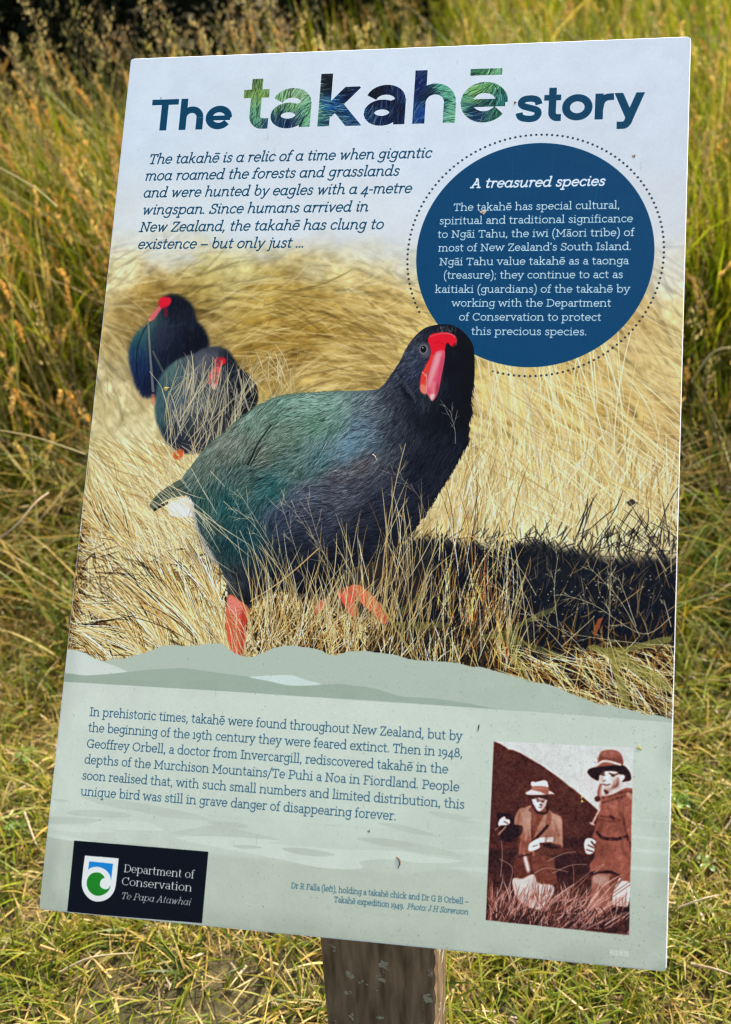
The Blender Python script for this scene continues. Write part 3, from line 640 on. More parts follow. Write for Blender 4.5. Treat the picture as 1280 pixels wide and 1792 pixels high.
# feather edge at the outline
for pts, c0 in ((BODY[:13],(96,120,104)),(BODY[26:39],(14,16,26)),(BODY[44:],(50,64,66))):
    q = smooth(pts, False, 8)
    P = q[rng.integers(0,len(q),260)]; D = ctrl(BD,P[:,0],P[:,1],28)[:, :2]
    strokes(P-D*4, D+rng.normal(0,.25,D.shape), rng.uniform(5,12,260), np.array(c0)*rng.uniform(.8,1.15,(260,1)), 1.2, None, .7, batches=2)
line([(474,744),(462,760),(450,778),(440,800),(434,812)],(16,24,24),2,.9,w2=5); line([(486,738),(474,752),(462,770)],(24,34,32),1.6,.7); line([(455,785),(446,800),(438,815)],(20,28,26),3,.8)
line([(400,790),(430,768),(470,742)],(150,150,130),1.2,.5)
fill([(700,655),(708,672),(716,690),(735,697),(716,700),(702,680)],(10,12,16),.7,sm=True,soft=2)
for k in range(30):
    t = k/29; x = 692+t*50-12*t*t; y = 652+t*46
    line([(x,y),(x-rng.uniform(2,5),y+rng.uniform(4,9))],(150,158,165),1.0,.35)
def z3(L): return [(560+x/3.765, 520+y/3.765) for x,y in L]
fill(z3([(660,330),(690,300),(720,330),(728,380),(700,400),(665,385)]),(84,86,96),.8,sm=True,soft=2)
fill(ell(741.6,611,7.6,8.2),(128,128,134),.75,soft=1); fill(ell(741.4,611,5.0,6.2),(14,12,14)); fill(ell(740.3,608.5,1.1,1.1),(210,215,220))
fill(z3([(715,270),(735,245),(780,233),(835,230),(882,246),(900,275),(897,310),(878,328),(858,318),(840,300),(828,330),(822,372),(790,372),(745,378),(735,420),(715,460),(690,480),(697,452),(718,410),(732,370),(728,330),(717,300)]),(226,22,42),sm=True,n=4)
fill(z3([(840,300),(858,318),(870,322),(895,300),(890,330),(850,360),(826,360)]),(20,14,20),.6,sm=True,soft=1)
fill(z3([(735,380),(752,385),(735,440),(715,500),(704,560),(700,625),(690,635),(664,615),(662,560),(672,500),(700,455),(722,420)]),(224,58,48),sm=True,n=4)
fill(z3([(664,575),(700,585),(702,635),(688,640),(664,618)]),(236,140,110),.8,sm=True,soft=1)
fill(z3([(758,368),(790,352),(822,352),(824,400),(812,470),(798,540),(788,600),(772,650),(742,684),(726,665),(706,636),(702,590),(712,520),(735,440)]),(212,84,108),sm=True,n=4)
fill(z3([(768,372),(800,362),(795,410),(772,470),(745,540),(722,600),(712,590),(722,520),(745,440)]),(236,166,172),.85,sm=True,soft=2)
fill(z3([(800,400),(818,390),(806,480),(790,560),(770,620),(762,600),(780,520)]),(196,52,86),.8,sm=True,soft=2)
fill(z3([(745,560),(765,560),(758,630),(742,640),(735,600)]),(232,130,140),.7,sm=True,soft=1)
fill(z3([(730,640),(760,640),(748,672),(740,680),(728,664)]),(244,206,196),.9,sm=True,soft=1)
line(z3([(704,500),(700,560),(702,630)]),(240,200,180),1.5,.6); line(z3([(676,492),(700,520)]),(240,200,190),1.6,.8)
line(z3([(725,258),(790,240),(850,240),(890,262)]),(240,120,120),1.5,.7); line(z3([(760,300),(790,290),(815,310)]),(190,10,30),4,.5)
fill(z3([(775,560),(792,600),(776,655),(750,690),(735,690),(760,665)]),(10,10,16),.35,soft=2)
for i in range(70):
    x,y = z3([(rng.uniform(770,900),rng.uniform(185,225))])[0]; line([(x,y),(x+rng.uniform(-1,1),y+rng.uniform(2,5))],(110,114,122),1.,.4)
line(z3([(835,233),(885,248),(902,280),(896,318)]),(150,130,130),1.2,.6)
# legs
SCALE = []
def z4(L): return [(240+x/2.0645, 640+y/2.0645) for x,y in L]
fill(z4([(335,828),(365,845),(400,872),(402,905),(388,950),(390,1000),(382,1050),(345,1045),(330,1000),(322,940),(322,880)]),(222,88,60),sm=True,n=4)
fill(z4([(332,830),(365,848),(385,875),(370,905),(335,890),(325,870)]),(222,140,126),.8,sm=True,soft=2)
for i in range(120):
    x,y = z4([(rng.uniform(325,395),rng.uniform(850,1040))])[0]; line([(x,y),(x+2,y+1)],(244,150,130) if i%2 else (170,40,30),1.2,.5)
fill(z4([(378,880),(402,880),(398,930),(390,1000),(384,1048),(366,1046),(372,990),(376,930)]),(150,36,30),.5,sm=True,soft=2)
for k in range(15):
    y_ = 870+k*12; line(z4([(326+k*.6,y_),(350,y_+9),(386-k*.4,y_+2)]),(150,40,34),1.1,.5)
line(z4([(345,940),(350,990),(372,1045)]),(150,30,24),1.6,.6); line(z4([(385,880),(378,930),(386,990)]),(160,40,34),2.4,.5)
fill(z4([(765,800),(800,792),(830,812),(862,842),(892,875),(908,912),(892,935),(862,905),(820,865),(785,835)]),(228,92,60),sm=True,n=4)
fill(z4([(735,806),(775,798),(800,830),(790,852),(760,850),(738,830)]),(214,84,62),sm=True,n=4)
fill(z4([(720,808),(748,802),(770,832),(795,870),(800,905),(770,900),(745,860),(722,832)]),(220,92,70),.95,sm=True,n=4)
fill(z4([(640,872),(660,850),(684,842),(682,868),(662,896),(642,892)]),(214,110,84),.85,sm=True)
line(z4([(785,838),(822,870),(865,910),(888,932)]),(140,40,36),3,.55); line(z4([(780,806),(826,818),(866,856),(896,890)]),(246,150,130),2.4,.55); line(z4([(722,830),(748,866),(772,900)]),(140,44,38),2.4,.5)
for k in range(9):
    a = z4([(775+k*14,815+k*12)])[0]; line([a,(a[0]+6,a[1]-3)],(170,50,40),1.,.6)
fill(z4([(560,820),(740,770),(760,800),(700,830),(600,850)]),(14,14,18),.6,sm=True,soft=4)
# ------------------------------------------------------------------ 5 straw in front of the bird
def stalk(pts, w=1.6, col=(214,200,150), al=.9, twigs=0, tl=20, side=0):
    line(pts, col, w, al, w2=w*.6)
    q = smooth(pts, False, 8)
    for k in range(twigs):
        i = int(len(q)*(.45+.5*(k+.5)/twigs)); i = min(i,len(q)-2); d = q[i+1]-q[i]; d = d/np.linalg.norm(d)
        s = (1 if (k%2) else -1) if side == 0 else side; a = s*rng.uniform(.3,.75)
        e = np.array([d[0]*math.cos(a)-d[1]*math.sin(a), d[0]*math.sin(a)+d[1]*math.cos(a)]); l = tl*rng.uniform(.5,1.2)
        m = q[i]+e*l*.5+d*2
        line([tuple(q[i]),tuple(m),tuple(q[i]+e*l+d*l*.3)], col, 1., al*.85, w2=.8)
        for j in range(2):
            e2 = e+rng.normal(0,.5,2); line([tuple(m),tuple(m+e2*l*.35)], col, .9, al*.7)
LT = (206,196,160)
stalk(z4([(480,1000),(540,820),(440,600),(345,510)]),1.6,LT,.85,7,26); stalk(z4([(600,1010),(545,800),(480,640),(360,445)]),1.6,LT,.8,7,30)
stalk(z4([(640,1010),(600,760),(515,480)]),1.4,LT,.8,6,28); stalk(z4([(700,1020),(730,830),(660,640),(610,470)]),1.4,LT,.8,6,26); stalk(z4([(760,1030),(740,800),(600,570),(525,480)]),1.3,LT,.75,6,24)
line(z4([(410,850),(530,770),(655,660)]),(206,176,112),2.6,.95)
stalk(z4([(880,830),(900,620),(935,420),(970,280)]),2.4,(204,184,140),.95,3,24); stalk(z4([(1150,280),(1148,230),(1130,160)]),1.4,(170,170,165),.8,5,22)
stalk(z4([(1050,560),(1010,460),(920,380)]),1.2,(170,166,150),.6,6,20); stalk(z4([(985,760),(970,640),(962,500)]),1.4,LT,.8,4,20)
stalk(z4([(860,980),(800,820),(740,680)]),1.4,LT,.8,5,22); stalk(z4([(990,920),(1030,830),(1065,740)]),1.6,(214,200,150),.9)
straw(200,(430,700,1060,1165),82,(40,130),(.8,1.9),STRAW+GOLD,.85,jit=.28)
straw(60,(700,900,1080,1175),84,(40,120),(.8,1.8),STRAW+GOLD,.8,jit=.25)
straw(70,(440,640,1000,1100),100,(50,130),(.8,1.6),STRAW,.7,jit=.2)
straw(60,(640,760,960,1130),84,(60,140),(.8,1.8),STRAW+GOLD,.8,jit=.22)
straw(14,(560,640,1060,1110),70,(50,90),(1,1.8),STRAW,.9,jit=.3)
straw(120,(330,440,1050,1170),-75,(30,90),(.8,1.8),STRAW,.8,jit=.25)
line(z4([(880,860),(940,960),(1015,1065)]),(170,160,90),4,.75); line(z4([(890,870),(905,800),(922,690)]),(176,156,110),5,.55)
def z5(L): return [(660+x/2.3704, 860+y/2.3704) for x,y in L]
for pts,tw in (([(650,790),(600,400),(560,160),(545,20)],0),([(655,640),(620,440),(440,210)],7),([(780,660),(690,560),(450,360)],8),([(750,560),(735,400),(752,260)],3),([(940,880),(965,500),(972,290)],8),
               ([(1220,520),(1100,590),(900,470),(760,425)],9),([(1090,600),(1000,440),(872,305)],6),([(1075,560),(1030,430),(1000,355)],3),([(1220,560),(1190,450)],1),([(900,720),(800,600),(650,520)],6),
               ([(560,600),(540,440),(480,180)],5),([(1220,930),(1000,800),(880,650)],0),([(770,640),(900,520)],0),([(150,560),(190,440),(228,330)],0),([(140,660),(130,400),(108,60)],3),([(660,430),(560,280),(380,180)],5),
               ([(1220,640),(1000,620),(800,590)],4),([(1200,330),(1100,160),(1050,50)],0)):
    stalk(z5(pts),1.9 if tw<2 else 1.5,(214,202,158),.85,tw,20)
stalk(z5([(1190,290),(1110,150),(1045,40)]),2.2,(40,38,40),.9,2,14); stalk(z5([(1185,260),(1192,100),(1180,10)]),1.6,(60,54,46),.8)
fill(z5([(1035,45),(1060,30),(1078,48),(1050,62)]),(40,36,38),.9)
fill(z5([(900,600),(905,560),(918,530),(940,522),(925,560),(908,600)]),(150,78,40),.9)
for i in range(90):
    x,y = z5([(rng.uniform(600,1230),rng.uniform(350,520))])[0]; r = rng.uniform(.4,1.3); fill(ell(x,y,r,r,0,8),(216,214,200),.8)
stalk([(1175,1000),(1170,850),(1152,760),(1140,690)],1.8,(222,208,160),.85,8,26); stalk([(1180,830),(1120,760),(1060,670)],1.6,(222,208,160),.8,0)
stalk([(880,830),(870,720),(862,640)],2.2,(226,214,176),.7); stalk([(905,760),(880,700),(862,655)],1.8,(226,214,176),.7); stalk([(890,900),(886,780),(868,660)],1.6,(226,214,176),.6)
stalk([(1010,900),(970,790),(930,700)],2,(222,208,160),.6,3,20); stalk([(1120,900),(1060,830),(1000,770)],1.6,(222,208,160),.6)
line([(177,556),(196,530),(210,512)],(190,176,130),6,.6)
for a_ in ((250,300),(255,870),(170,280)): pass
stalk([(298,850),(294,780),(290,700)],2.,(206,192,140),.8)
for i in range(60):
    x,y = rng.uniform(140,420),rng.uniform(800,1150); stalk([(x,y),(x+rng.uniform(10,35),y+rng.uniform(20,60))],1.5,(232,224,186),.8)
straw(50,(150,330,800,960),-45,(60,150),(1.2,2.6),[(228,218,176)],.7,jit=.2)
for i in range(260):
    x,y = rng.uniform(130,335),rng.uniform(830,1150); r = rng.uniform(.4,1.4); fill(ell(x,y,r,r*.8,0,7),(236,232,214),.75)
# ------------------------------------------------------------------ 6 sage foot of the panel
TORN = [(100,1134),(120,1136),(135,1138),(150,1143),(165,1152),(178,1157),(195,1154),(215,1153),(235,1147),(262,1140),(280,1132),(300,1128),(320,1131),(345,1129),(372,1126),(388,1126),(398,1134),(415,1145),(430,1150),(450,1148),(470,1138),(490,1131),(515,1130),(540,1133),(560,1137),(575,1145),(590,1146),(610,1140),(640,1139),(660,1142),(690,1146),(720,1154),(745,1157),(780,1158),(800,1160),(820,1166),(845,1168),(860,1172),(880,1178),(910,1186),(935,1194),(960,1198),(990,1210),(1020,1222),(1050,1233),(1080,1238),(1100,1241),(1130,1250),(1155,1253),(1185,1260)]
tt = []
for i in range(len(TORN)-1):
    for k in range(5):
        t = k/5; tt.append((TORN[i][0]*(1-t)+TORN[i+1][0]*t, TORN[i][1]*(1-t)+TORN[i+1][1]*t+rng.uniform(-.8,.8)))
tt.append(TORN[-1])
SAGE, LIGHT, DEEP = (174,190,177),(203,216,209),(154,173,158)
FOOT = tt+[(1200,1760),(20,1660)]
fill(FOOT, SAGE)
fill([(100,1134),(120,1137),(135,1139),(150,1144),(165,1153),(178,1158),(200,1165),(224,1176),(190,1180),(150,1182),(100,1176)],LIGHT)
fill([(100,1177),(150,1183),(190,1180),(220,1177),(260,1172),(320,1169),(345,1172),(370,1176),(440,1185),(500,1190),(560,1199),(590,1197),(640,1202),(660,1206),(702,1219),(765,1223),(829,1233),(878,1243),(700,1229),(400,1211),(100,1193)],DEEP,sm=False)
fill([(437,1185),(480,1182),(510,1182),(535,1190),(561,1198),(510,1200),(470,1192)],(200,219,214),sm=True)
LOW = [(90,1192),(115,1193.5),(400,1210.5),(660,1228),(800,1237),(1000,1251),(1190,1266),(1200,1760),(20,1660)]
fill(LOW, LIGHT)
lowm = full_mask(LOW, False)
g = np.clip((RYf-1230)/420+noise_img(200,21,3)*.15,0,1)
G2 = ctrl_img([(110,1230,201,214,205),(600,1250,201,215,205),(1150,1290,196,210,199),(100,1400,198,212,202),(600,1400,197,212,201),(1140,1420,191,206,193),(90,1560,178,190,177),(600,1600,179,192,178),(1130,1650,179,191,178)],80)/255.
IMG[:] = IMG*(1-lowm[...,None])+G2*lowm[...,None]
def z6(L): return [(60+x/2, 1120+y/2) for x,y in L]
LI = (200,214,204); DK = (181,194,181)
deepz = [(20,1445),(120,1470),(250,1478),(330,1490),(420,1500),(520,1512),(600,1522),(700,1530),(800,1520),(840,1540),(1180,1560),(1200,1760),(20,1660)]
fill(deepz, (180,193,179), .8, sm=False, soft=2)
for L in ([(165,545),(300,560),(470,590),(590,618),(600,632),(470,622),(360,600),(220,572)],[(130,598),(220,596),(330,608),(325,622),(200,620),(120,610)],[(45,620),(160,622),(240,632),(200,642),(60,642)],
          [(610,636),(700,638),(750,652),(720,658),(640,652)],[(560,660),(640,650),(760,675),(860,700),(700,694),(600,690),(480,676)],[(60,556),(120,562),(90,568)],[(1200,640),(1300,650),(1420,690),(1300,672)],[(1130,695),(1230,696),(1400,725),(1500,760),(1380,750),(1260,728),(1180,712)],[(1380,600),(1500,615),(1540,640),(1440,628)]):
    fill(z6(L), DK, .7, sm=True)
for L in ([(45,678),(90,682),(150,694),(205,706),(150,706),(60,692)],[(48,648),(160,652),(280,670),(230,674),(100,670)],[(230,634),(380,636),(432,655),(446,668),(330,666),(200,656)],
          [(500,690),(640,688),(760,694),(850,703),(820,712),(980,726),(1100,735),(1280,740),(1400,760),(1500,775),(1380,782),(1240,768),(1140,776),(1150,800),(1050,802),(960,790),(860,768),(740,746),(620,722),(520,702)]):
    fill(z6(L), LI, .95, sm=True)
for L in ([(700,718),(780,722),(795,730),(720,730)],[(868,730),(960,731),(1055,752),(1000,758),(920,750)],[(1130,694),(1200,694),(1280,704),(1330,722),(1240,724),(1180,712)]): fill(z6(L), DK, .9, sm=True)
for y,h in ((1432,5),(1462,7),(1484,8),(1515,9)):
    fill([(1105,y),(1135,y+3),(1180,y+5),(1180,y+5+h),(1130,y+h),(1105,y+h-2)],LI,.8,sm=True); fill([(790,y+4),(830,y+2),(862,y+5),(862,y+5+h),(820,y+h),(780,y+h-4)],LI,.6,sm=True)
for (cx,cy) in ((1030,1450),): pass
# footprint marks
OL = (146,146,72)
for L,al in (([(875,645),(905,635),(930,648),(960,648),(1030,645),(1120,622),(1180,605),(1222,605),(1215,625),(1120,650),(1050,665),(1035,680),(1090,715),(1180,765),(1222,825),(1190,825),(1100,775),(1015,720),(1008,755),(1030,800),(1052,870),(1045,905),(1015,870),(995,800),(975,740),(960,690),(900,662)],.62),
             ([(430,600),(480,588),(530,575),(575,550),(640,520),(738,478),(735,500),(660,530),(595,565),(580,585),(620,625),(700,650),(770,675),(770,695),(690,670),(600,640),(590,680),(620,750),(635,795),(600,770),(565,710),(540,640),(500,610),(440,612)],.42),
             ([(80,545),(150,540),(290,545),(300,562),(200,570),(130,572),(90,560)],.35),([(90,490),(140,455),(180,420),(190,430),(150,475),(110,505)],.3)):
    fill(z5(L), OL, al, sm=True, n=3, clip=1-lowm)
P = ingrid(500,840,1180,1060,1250)
# ------------------------------------------------------------------ 7 archive photograph
PH = [(864.7,1297.3),(1109,1309),(1101.3,1637.3),(850.5,1610.5)]
mP = full_mask(PH, False)
def zp(L): return [(830+x/3.657, 1270+y/3.657) for x,y in L]
def za(L): return [(840+x/7.53, 1290+y/7.53) for x,y in L]
def zb(L): return [(980+x/8.533, 1290+y/8.533) for x,y in L]
def zc(L): return [(840+x/4.414, 1460+y/4.414) for x,y in L]
def pf(p, c, a=1., sm=True, soft=0, n=4): fill(p, c, a, sm=sm, soft=soft, n=n, clip=mP)
def pl(p, c, w, a=1., w2=None): line(p, c, w, a, w2=w2, clip=mP)
fill(PH, (204,214,212)); pf(zb([(0,60),(1100,60),(1100,900),(600,1100),(0,600)]),(202,216,212),1,False)
pf(zb([(300,500),(1100,600),(1090,800),(600,1000),(350,800)]),(212,208,208),.8,True,6)
BR = (84,42,34)
hill = za([(120,40)])+za([(190,58),(270,90),(365,150),(375,165),(440,172),(540,215),(700,310),(830,385),(1020,520),(1150,620),(1280,725)])+zb([(0,630),(200,770),(330,880),(560,1085),(700,1200),(1200,1500),(1200,1800),(0,3000)])+[(840,1620)]
pf(hill, BR, 1, False)
def spk(n, box, cols, L, w, al, ang=60, jit=.4, batches=4, soft=1.):
    P = ingrid(n,*box); a = np.radians(ang)+rng.normal(0,jit,n); cols = np.array(cols,float)
    strokes(P, np.stack([np.cos(a),-np.sin(a)],1), rng.uniform(L[0],L[1],n), cols[rng.integers(0,len(cols),n)], rng.uniform(w[0],w[1],n), rng.normal(0,.15,n), al, clip=mP*hm, batches=batches, soft=soft)
hm = full_mask(hill, False)
spk(1500,(850,1110,1300,1500),[(70,34,28),(100,54,44),(60,30,26),(112,60,50)],(1,4),(1,2.4),.35,ang=0,jit=2)
pf(zc([(40,60),(640,20),(900,60),(900,330),(60,330)]),(48,26,26),.75,True,4)
pf(zc([(70,60),(320,60),(300,110),(70,110)]),(120,58,42),.6,True,3); pf(zc([(560,110),(860,100),(860,150),(600,150)]),(96,46,38),.7,True,2)
hm = np.ones((CH,CW))
GP = [(196,140,128),(160,96,80),(220,176,164),(120,64,52),(90,46,38)]
pf(zc([(50,300),(260,330),(580,350),(860,330),(1160,560),(1160,780),(40,700)]),(72,38,32),1,True,3)
spk(900,(850,1110,1545,1640),[(60,30,28),(40,22,22),(96,54,44)],(6,24),(1,3),.6,ang=70,jit=.5)
# left man
COAT=(176,128,108)
pf(za([(535,940),(600,930),(690,905),(900,960),(960,1000),(1050,1040),(1080,1080),(1090,1180),(1095,1400),(1090,1480),(1040,1540),(900,1560),(870,1600),(880,1800),(760,1780),(640,1600),(520,1560),(530,1400),(545,1250),(470,1190),(460,1080),(500,980)]),COAT)
pf(za([(530,1200),(690,1380),(700,1700),(600,1900),(470,1700),(520,1500)]),(150,78,58),.8,True,3)
pf(za([(690,940),(870,960),(820,1080),(760,1200),(700,1370),(680,1300),(685,1100)]),(140,68,46))
pf(za([(640,960),(700,910),(690,1000)]),(70,34,30),.9); pf(za([(900,960),(950,1050),(920,1180),(860,1130),(890,1040)]),(124,62,48),.6)
pl(za([(890,1170),(800,1270),(700,1375)]),(38,24,28),5); pl(za([(690,1000),(682,1200),(690,1380)]),(60,30,28),3,.8)
pl(za([(1010,1150),(985,1300),(960,1380)]),(130,80,66),2,.5); pl(za([(540,960),(620,1200),(600,1350)]),(198,160,140),4,.5)
pf(za([(750,1430),(900,1400),(1060,1420),(1090,1480),(1050,1550),(900,1570),(760,1600),(720,1500)]),(96,52,42),.9)
pf(za([(840,1400),(1030,1440),(1000,1480),(860,1450)]),(30,20,24),.8)
pf(zc([(270,180),(340,150),(400,160),(410,220),(405,290),(330,335),(280,340),(262,300)]),(108,54,42)); pf(zc([(335,165),(358,165),(388,275),(365,290)]),(230,220,220),.95,True,1); pl(zc([(262,200),(300,175),(400,150)]),(70,36,32),3)
pf(zc([(405,170),(560,180),(580,250),(590,380),(500,395),(455,375),(420,300)]),(132,70,54)); pf(zc([(262,340),(330,345),(415,310),(455,380),(560,395),(570,450),(500,560),(420,580),(300,510),(255,400)]),(206,200,196))
pf(zc([(400,460),(430,470),(415,510),(395,500)]),(80,50,44),.7); pl(zc([(420,330),(410,420),(390,480)]),(150,130,125),3,.6)
# head, hat
pf(za([(690,800),(760,790),(880,820),(880,860),(860,920),(800,975),(740,960),(705,880)]),(226,232,236)); pf(za([(660,765),(890,765),(885,830),(780,800),(690,820)]),(58,30,28)); pf(za([(785,885),(830,890),(820,915),(795,905)]),(50,30,34),.9)
pl(za([(750,815),(790,830),(850,835)]),(60,44,46),2.4,.9); pl(za([(700,900),(760,990),(870,1000),(890,940)]),(40,22,24),4)
pf(za([(602,740),(650,710),(690,690),(800,700),(900,700),(990,755),(940,750),(880,760),(760,765),(640,762)]),(222,212,208)); pf(za([(690,650),(800,645),(905,660),(905,750),(850,750),(800,725),(690,695)]),(164,96,80)); pl(za([(700,670),(900,680)]),(190,128,112),3,.8)
pf(za([(683,590),(740,592),(800,580),(850,570),(890,590),(905,640),(900,660),(800,645),(685,645)]),(224,224,226))
# binocular hand, notebook hand
pf(za([(240,1000),(400,1010),(450,1070),(450,1150),(560,1170),(565,1240),(540,1290),(470,1330),(400,1380),(330,1375),(285,1330),(290,1240),(220,1200),(230,1080)]),(34,22,26)); pf(za([(270,1080),(330,1045),(345,1080),(390,1090),(400,1130),(370,1160),(300,1165),(250,1170),(243,1140)]),(222,228,232))
pl(za([(320,1110),(370,1140)]),(60,50,54),2); pl(za([(200,1220),(260,1175)]),(180,120,104),2); pl(za([(245,1280),(340,1180)]),(200,160,150),2.4)
pf(za([(650,1420),(720,1360),(800,1330),(960,1320),(965,1370),(940,1400),(800,1400),(790,1460),(700,1500),(645,1500)]),(228,230,232)); pl(za([(790,1400),(940,1390)]),(60,40,44),2.4); pl(za([(700,1440),(760,1420)]),(110,90,90),2)
# right man
CO=(160,84,68)
body = zb([(1100,770),(1000,760),(920,790),(800,860),(700,880),(620,920),(610,1000),(580,1150),(520,1400),(500,1450),(490,1500),(540,1540),(520,1800)])+zc([(850,230),(852,300),(900,300),(1000,290),(1080,320),(1100,360),(1165,380),(1172,100)])+zb([(1100,1500)])
pf(body, CO, 1, False)
for L,c_,w_,a_ in (([(620,900),(760,880),(900,830),(1080,820)],(110,50,42),6,.8),([(640,980),(800,930),(960,880)],(60,30,30),5,.8),([(600,1180),(700,1190),(820,1210)],(84,36,32),4,.8),([(750,1180),(800,1210)],(40,20,24),7,.9),([(950,1180),(960,1300),(1000,1450)],(90,40,36),5,.7),
                  ([(980,950),(950,1100),(940,1200)],(130,62,50),5,.6),([(560,1420),(640,1500),(850,1520),(1000,1480)],(40,18,20),8,1),([(600,1250),(700,1350),(720,1440)],(130,58,46),8,.5),([(1010,1520),(1060,1600),(1080,1700)],(60,28,28),6,.8),
                  ([(700,1560),(680,1700)],(120,54,44),5,.5),([(850,1560),(820,1700)],(120,54,44),5,.5),([(700,1000),(860,1060),(900,1100)],(190,112,96),8,.4),([(620,1300),(760,1420),(900,1440)],(184,108,92),9,.35),([(1020,850),(1080,900)],(206,170,160),10,.6)):
    pl(zb(L),c_,w_*.75,a_)
spk(380,(1056,1104,1392,1530),[(178,100,84),(140,70,56),(190,116,100)],(2,9),(1,3),.3,ang=80,jit=.8)
pl(zc([(855,300),(905,300),(1000,290),(1075,320)]),(40,18,20),5); 
pf(zc([(880,320),(1000,305),(1060,330),(1040,380),(1010,480),(1020,560),(900,640),(850,560),(862,440)]),(158,104,90)); pf(zc([(885,320),(1000,330),(995,390),(880,380)]),(190,160,150),.7,True,2); pf(zc([(1010,320),(1075,330),(1050,400),(1030,460),(1005,440)]),(120,60,48),.8)
pf(zc([(1090,365),(1162,378),(1160,480),(1140,560),(1090,575),(1030,550),(1030,455),(1060,400)]),(214,214,212)); 
for k in range(4): pl(zc([(1052+k*25,490),(1050+k*25,558)]),(96,66,60),2.2,.8)
pf(zc([(1030,552),(1140,562),(1160,490),(1165,650),(1060,620)]),(36,22,24),.9)
pf(zb([(400,1520),(470,1515),(545,1560),(520,1620),(520,1700),(480,1745),(400,1740),(365,1640),(370,1570)]),(222,228,230)); pl(zb([(420,1610),(500,1650)]),(80,50,50),2.4); pl(zb([(400,1680),(490,1710)]),(80,50,50),2.4); pl(zb([(470,1560),(510,1610)]),(60,36,38),3)
pf(zb([(600,580),(650,520),(860,520),(900,620),(880,700),(860,760),(780,790),(700,800),(640,760),(620,700),(595,640)]),(214,220,222)); pf(zb([(800,690),(880,600),(890,700),(860,770),(740,830),(690,850),(660,790),(760,780)]),(110,60,54),.8,True,1)
pf(zb([(690,850),(740,800),(880,740),(900,660),(930,680),(910,760),(800,810),(760,860)]),(200,190,188)); pf(zb([(910,560),(965,565),(970,610),(930,645),(900,640)]),(220,222,222))
pf(zb([(640,655),(695,640),(685,658),(645,672)]),(80,50,54),.8); pl(zb([(640,700),(700,715),(750,700)]),(90,56,56),2.6,.8); pl(zb([(600,560),(660,530)]),(60,36,36),2.4); pl(zb([(740,540),(810,560),(870,545)]),(60,36,36),2.6); pl(zb([(850,600),(820,700)]),(170,150,150),3,.6)
pf(zb([(660,780),(740,820),(760,800),(700,860)]),(50,26,28),.9)
pf(zb([(415,520),(450,475),(540,450),(700,430),(830,415),(940,420),(1000,460),(1050,530),(1068,610),(1050,650),(980,665),(930,670),(975,610),(960,565),(900,560),(850,520),(700,510),(600,560),(580,650),(500,620),(440,570)]),(34,24,26))
pf(zb([(560,440),(575,350),(600,250),(650,205),(760,190),(870,215),(930,280),(950,400),(900,415),(700,430)]),(156,88,76)); pf(zb([(575,350),(600,300),(900,330),(948,400),(900,405),(740,370)]),(124,58,48),.6,True,1); pl(zb([(560,410),(640,360),(750,365),(900,410)]),(226,210,206),4); pf(zb([(620,230),(760,200),(860,230),(820,270),(660,290)]),(178,116,104),.7,True,2)
pl(zb([(610,710),(580,800),(578,890)]),(150,96,84),5); pl(zb([(620,740),(605,900),(595,1080)]),(190,140,128),3); pf(ell(*zb([(565,925)])[0],5.3,5.0),(70,34,32)); pl(zb([(590,1080),(530,1200),(480,1300)]),(222,190,184),3.2); pl(zb([(455,1280),(510,1305)]),(222,190,184),3)
for L_,c_,a_ in (([(790,820),(870,830),(860,920),(810,960),(800,900)],(150,140,142),.5),([(705,880),(740,930),(760,965),(720,940)],(160,120,112),.5),([(730,800),(790,800),(780,830),(735,830)],(110,90,92),.6)):
    pf(za(L_),c_,a_,True,1)
pl(za([(752,842),(775,846)]),(40,30,34),2.2); pl(za([(812,850),(838,852)]),(40,30,34),2.2); pl(za([(775,925),(812,928)]),(120,60,60),1.6)
for L_,c_,a_ in (([(600,590),(640,560),(660,620),(640,680),(605,650)],(176,160,160),.55),([(780,590),(860,600),(860,680),(800,720),(770,660)],(190,170,168),.5),([(640,740),(760,740),(820,720),(800,780),(700,800)],(170,140,134),.5),([(690,600),(720,600),(730,650),(700,660)],(240,244,246),.8)):
    pf(zb(L_),c_,a_,True,1)
pl(zb([(630,560),(668,566)]),(40,26,30),2.4); pl(zb([(770,575),(812,580)]),(40,26,30),2.4)
for L_ in ([(560,1180),(620,1300),(600,1420)],[(700,1010),(760,1150),(740,1180)],[(900,900),(880,1050),(920,1180)],[(640,1230),(760,1260),(900,1240)],[(560,1560),(640,1640),(620,1760)],[(940,1500),(930,1650),(980,1760)]): pl(zb(L_),(104,50,42),5,.45)
for L_ in ([(520,1000),(500,1150)],[(600,1100),(640,1300),(620,1500)],[(980,1100),(1040,1300)],[(880,1300),(860,1400)]): pl(za(L_),(120,76,62),4,.45)
mot = noise_img(7,61,3)*.34+noise_img(26,62,3)*.3
mot = mot*np.clip(1.25-IMG.mean(2)*1.2,.08,1); IMG[:] = np.clip(IMG*(1+(mot*mP)[...,None])-(mP*.012)[...,None],0,1)
for L_,c_,a_,s_ in (([(640,930),(700,960),(690,1200),(600,1300),(560,1100)],(206,172,150),.45,4),([(960,1000),(1060,1060),(1060,1200),(1000,1180)],(206,174,152),.5,4),([(530,1000),(560,1100),(560,1300),(530,1200)],(120,74,60),.5,3),([(900,1200),(960,1250),(940,1380),(860,1320)],(120,74,60),.45,4)):
    pf(za(L_),c_,a_,True,s_)
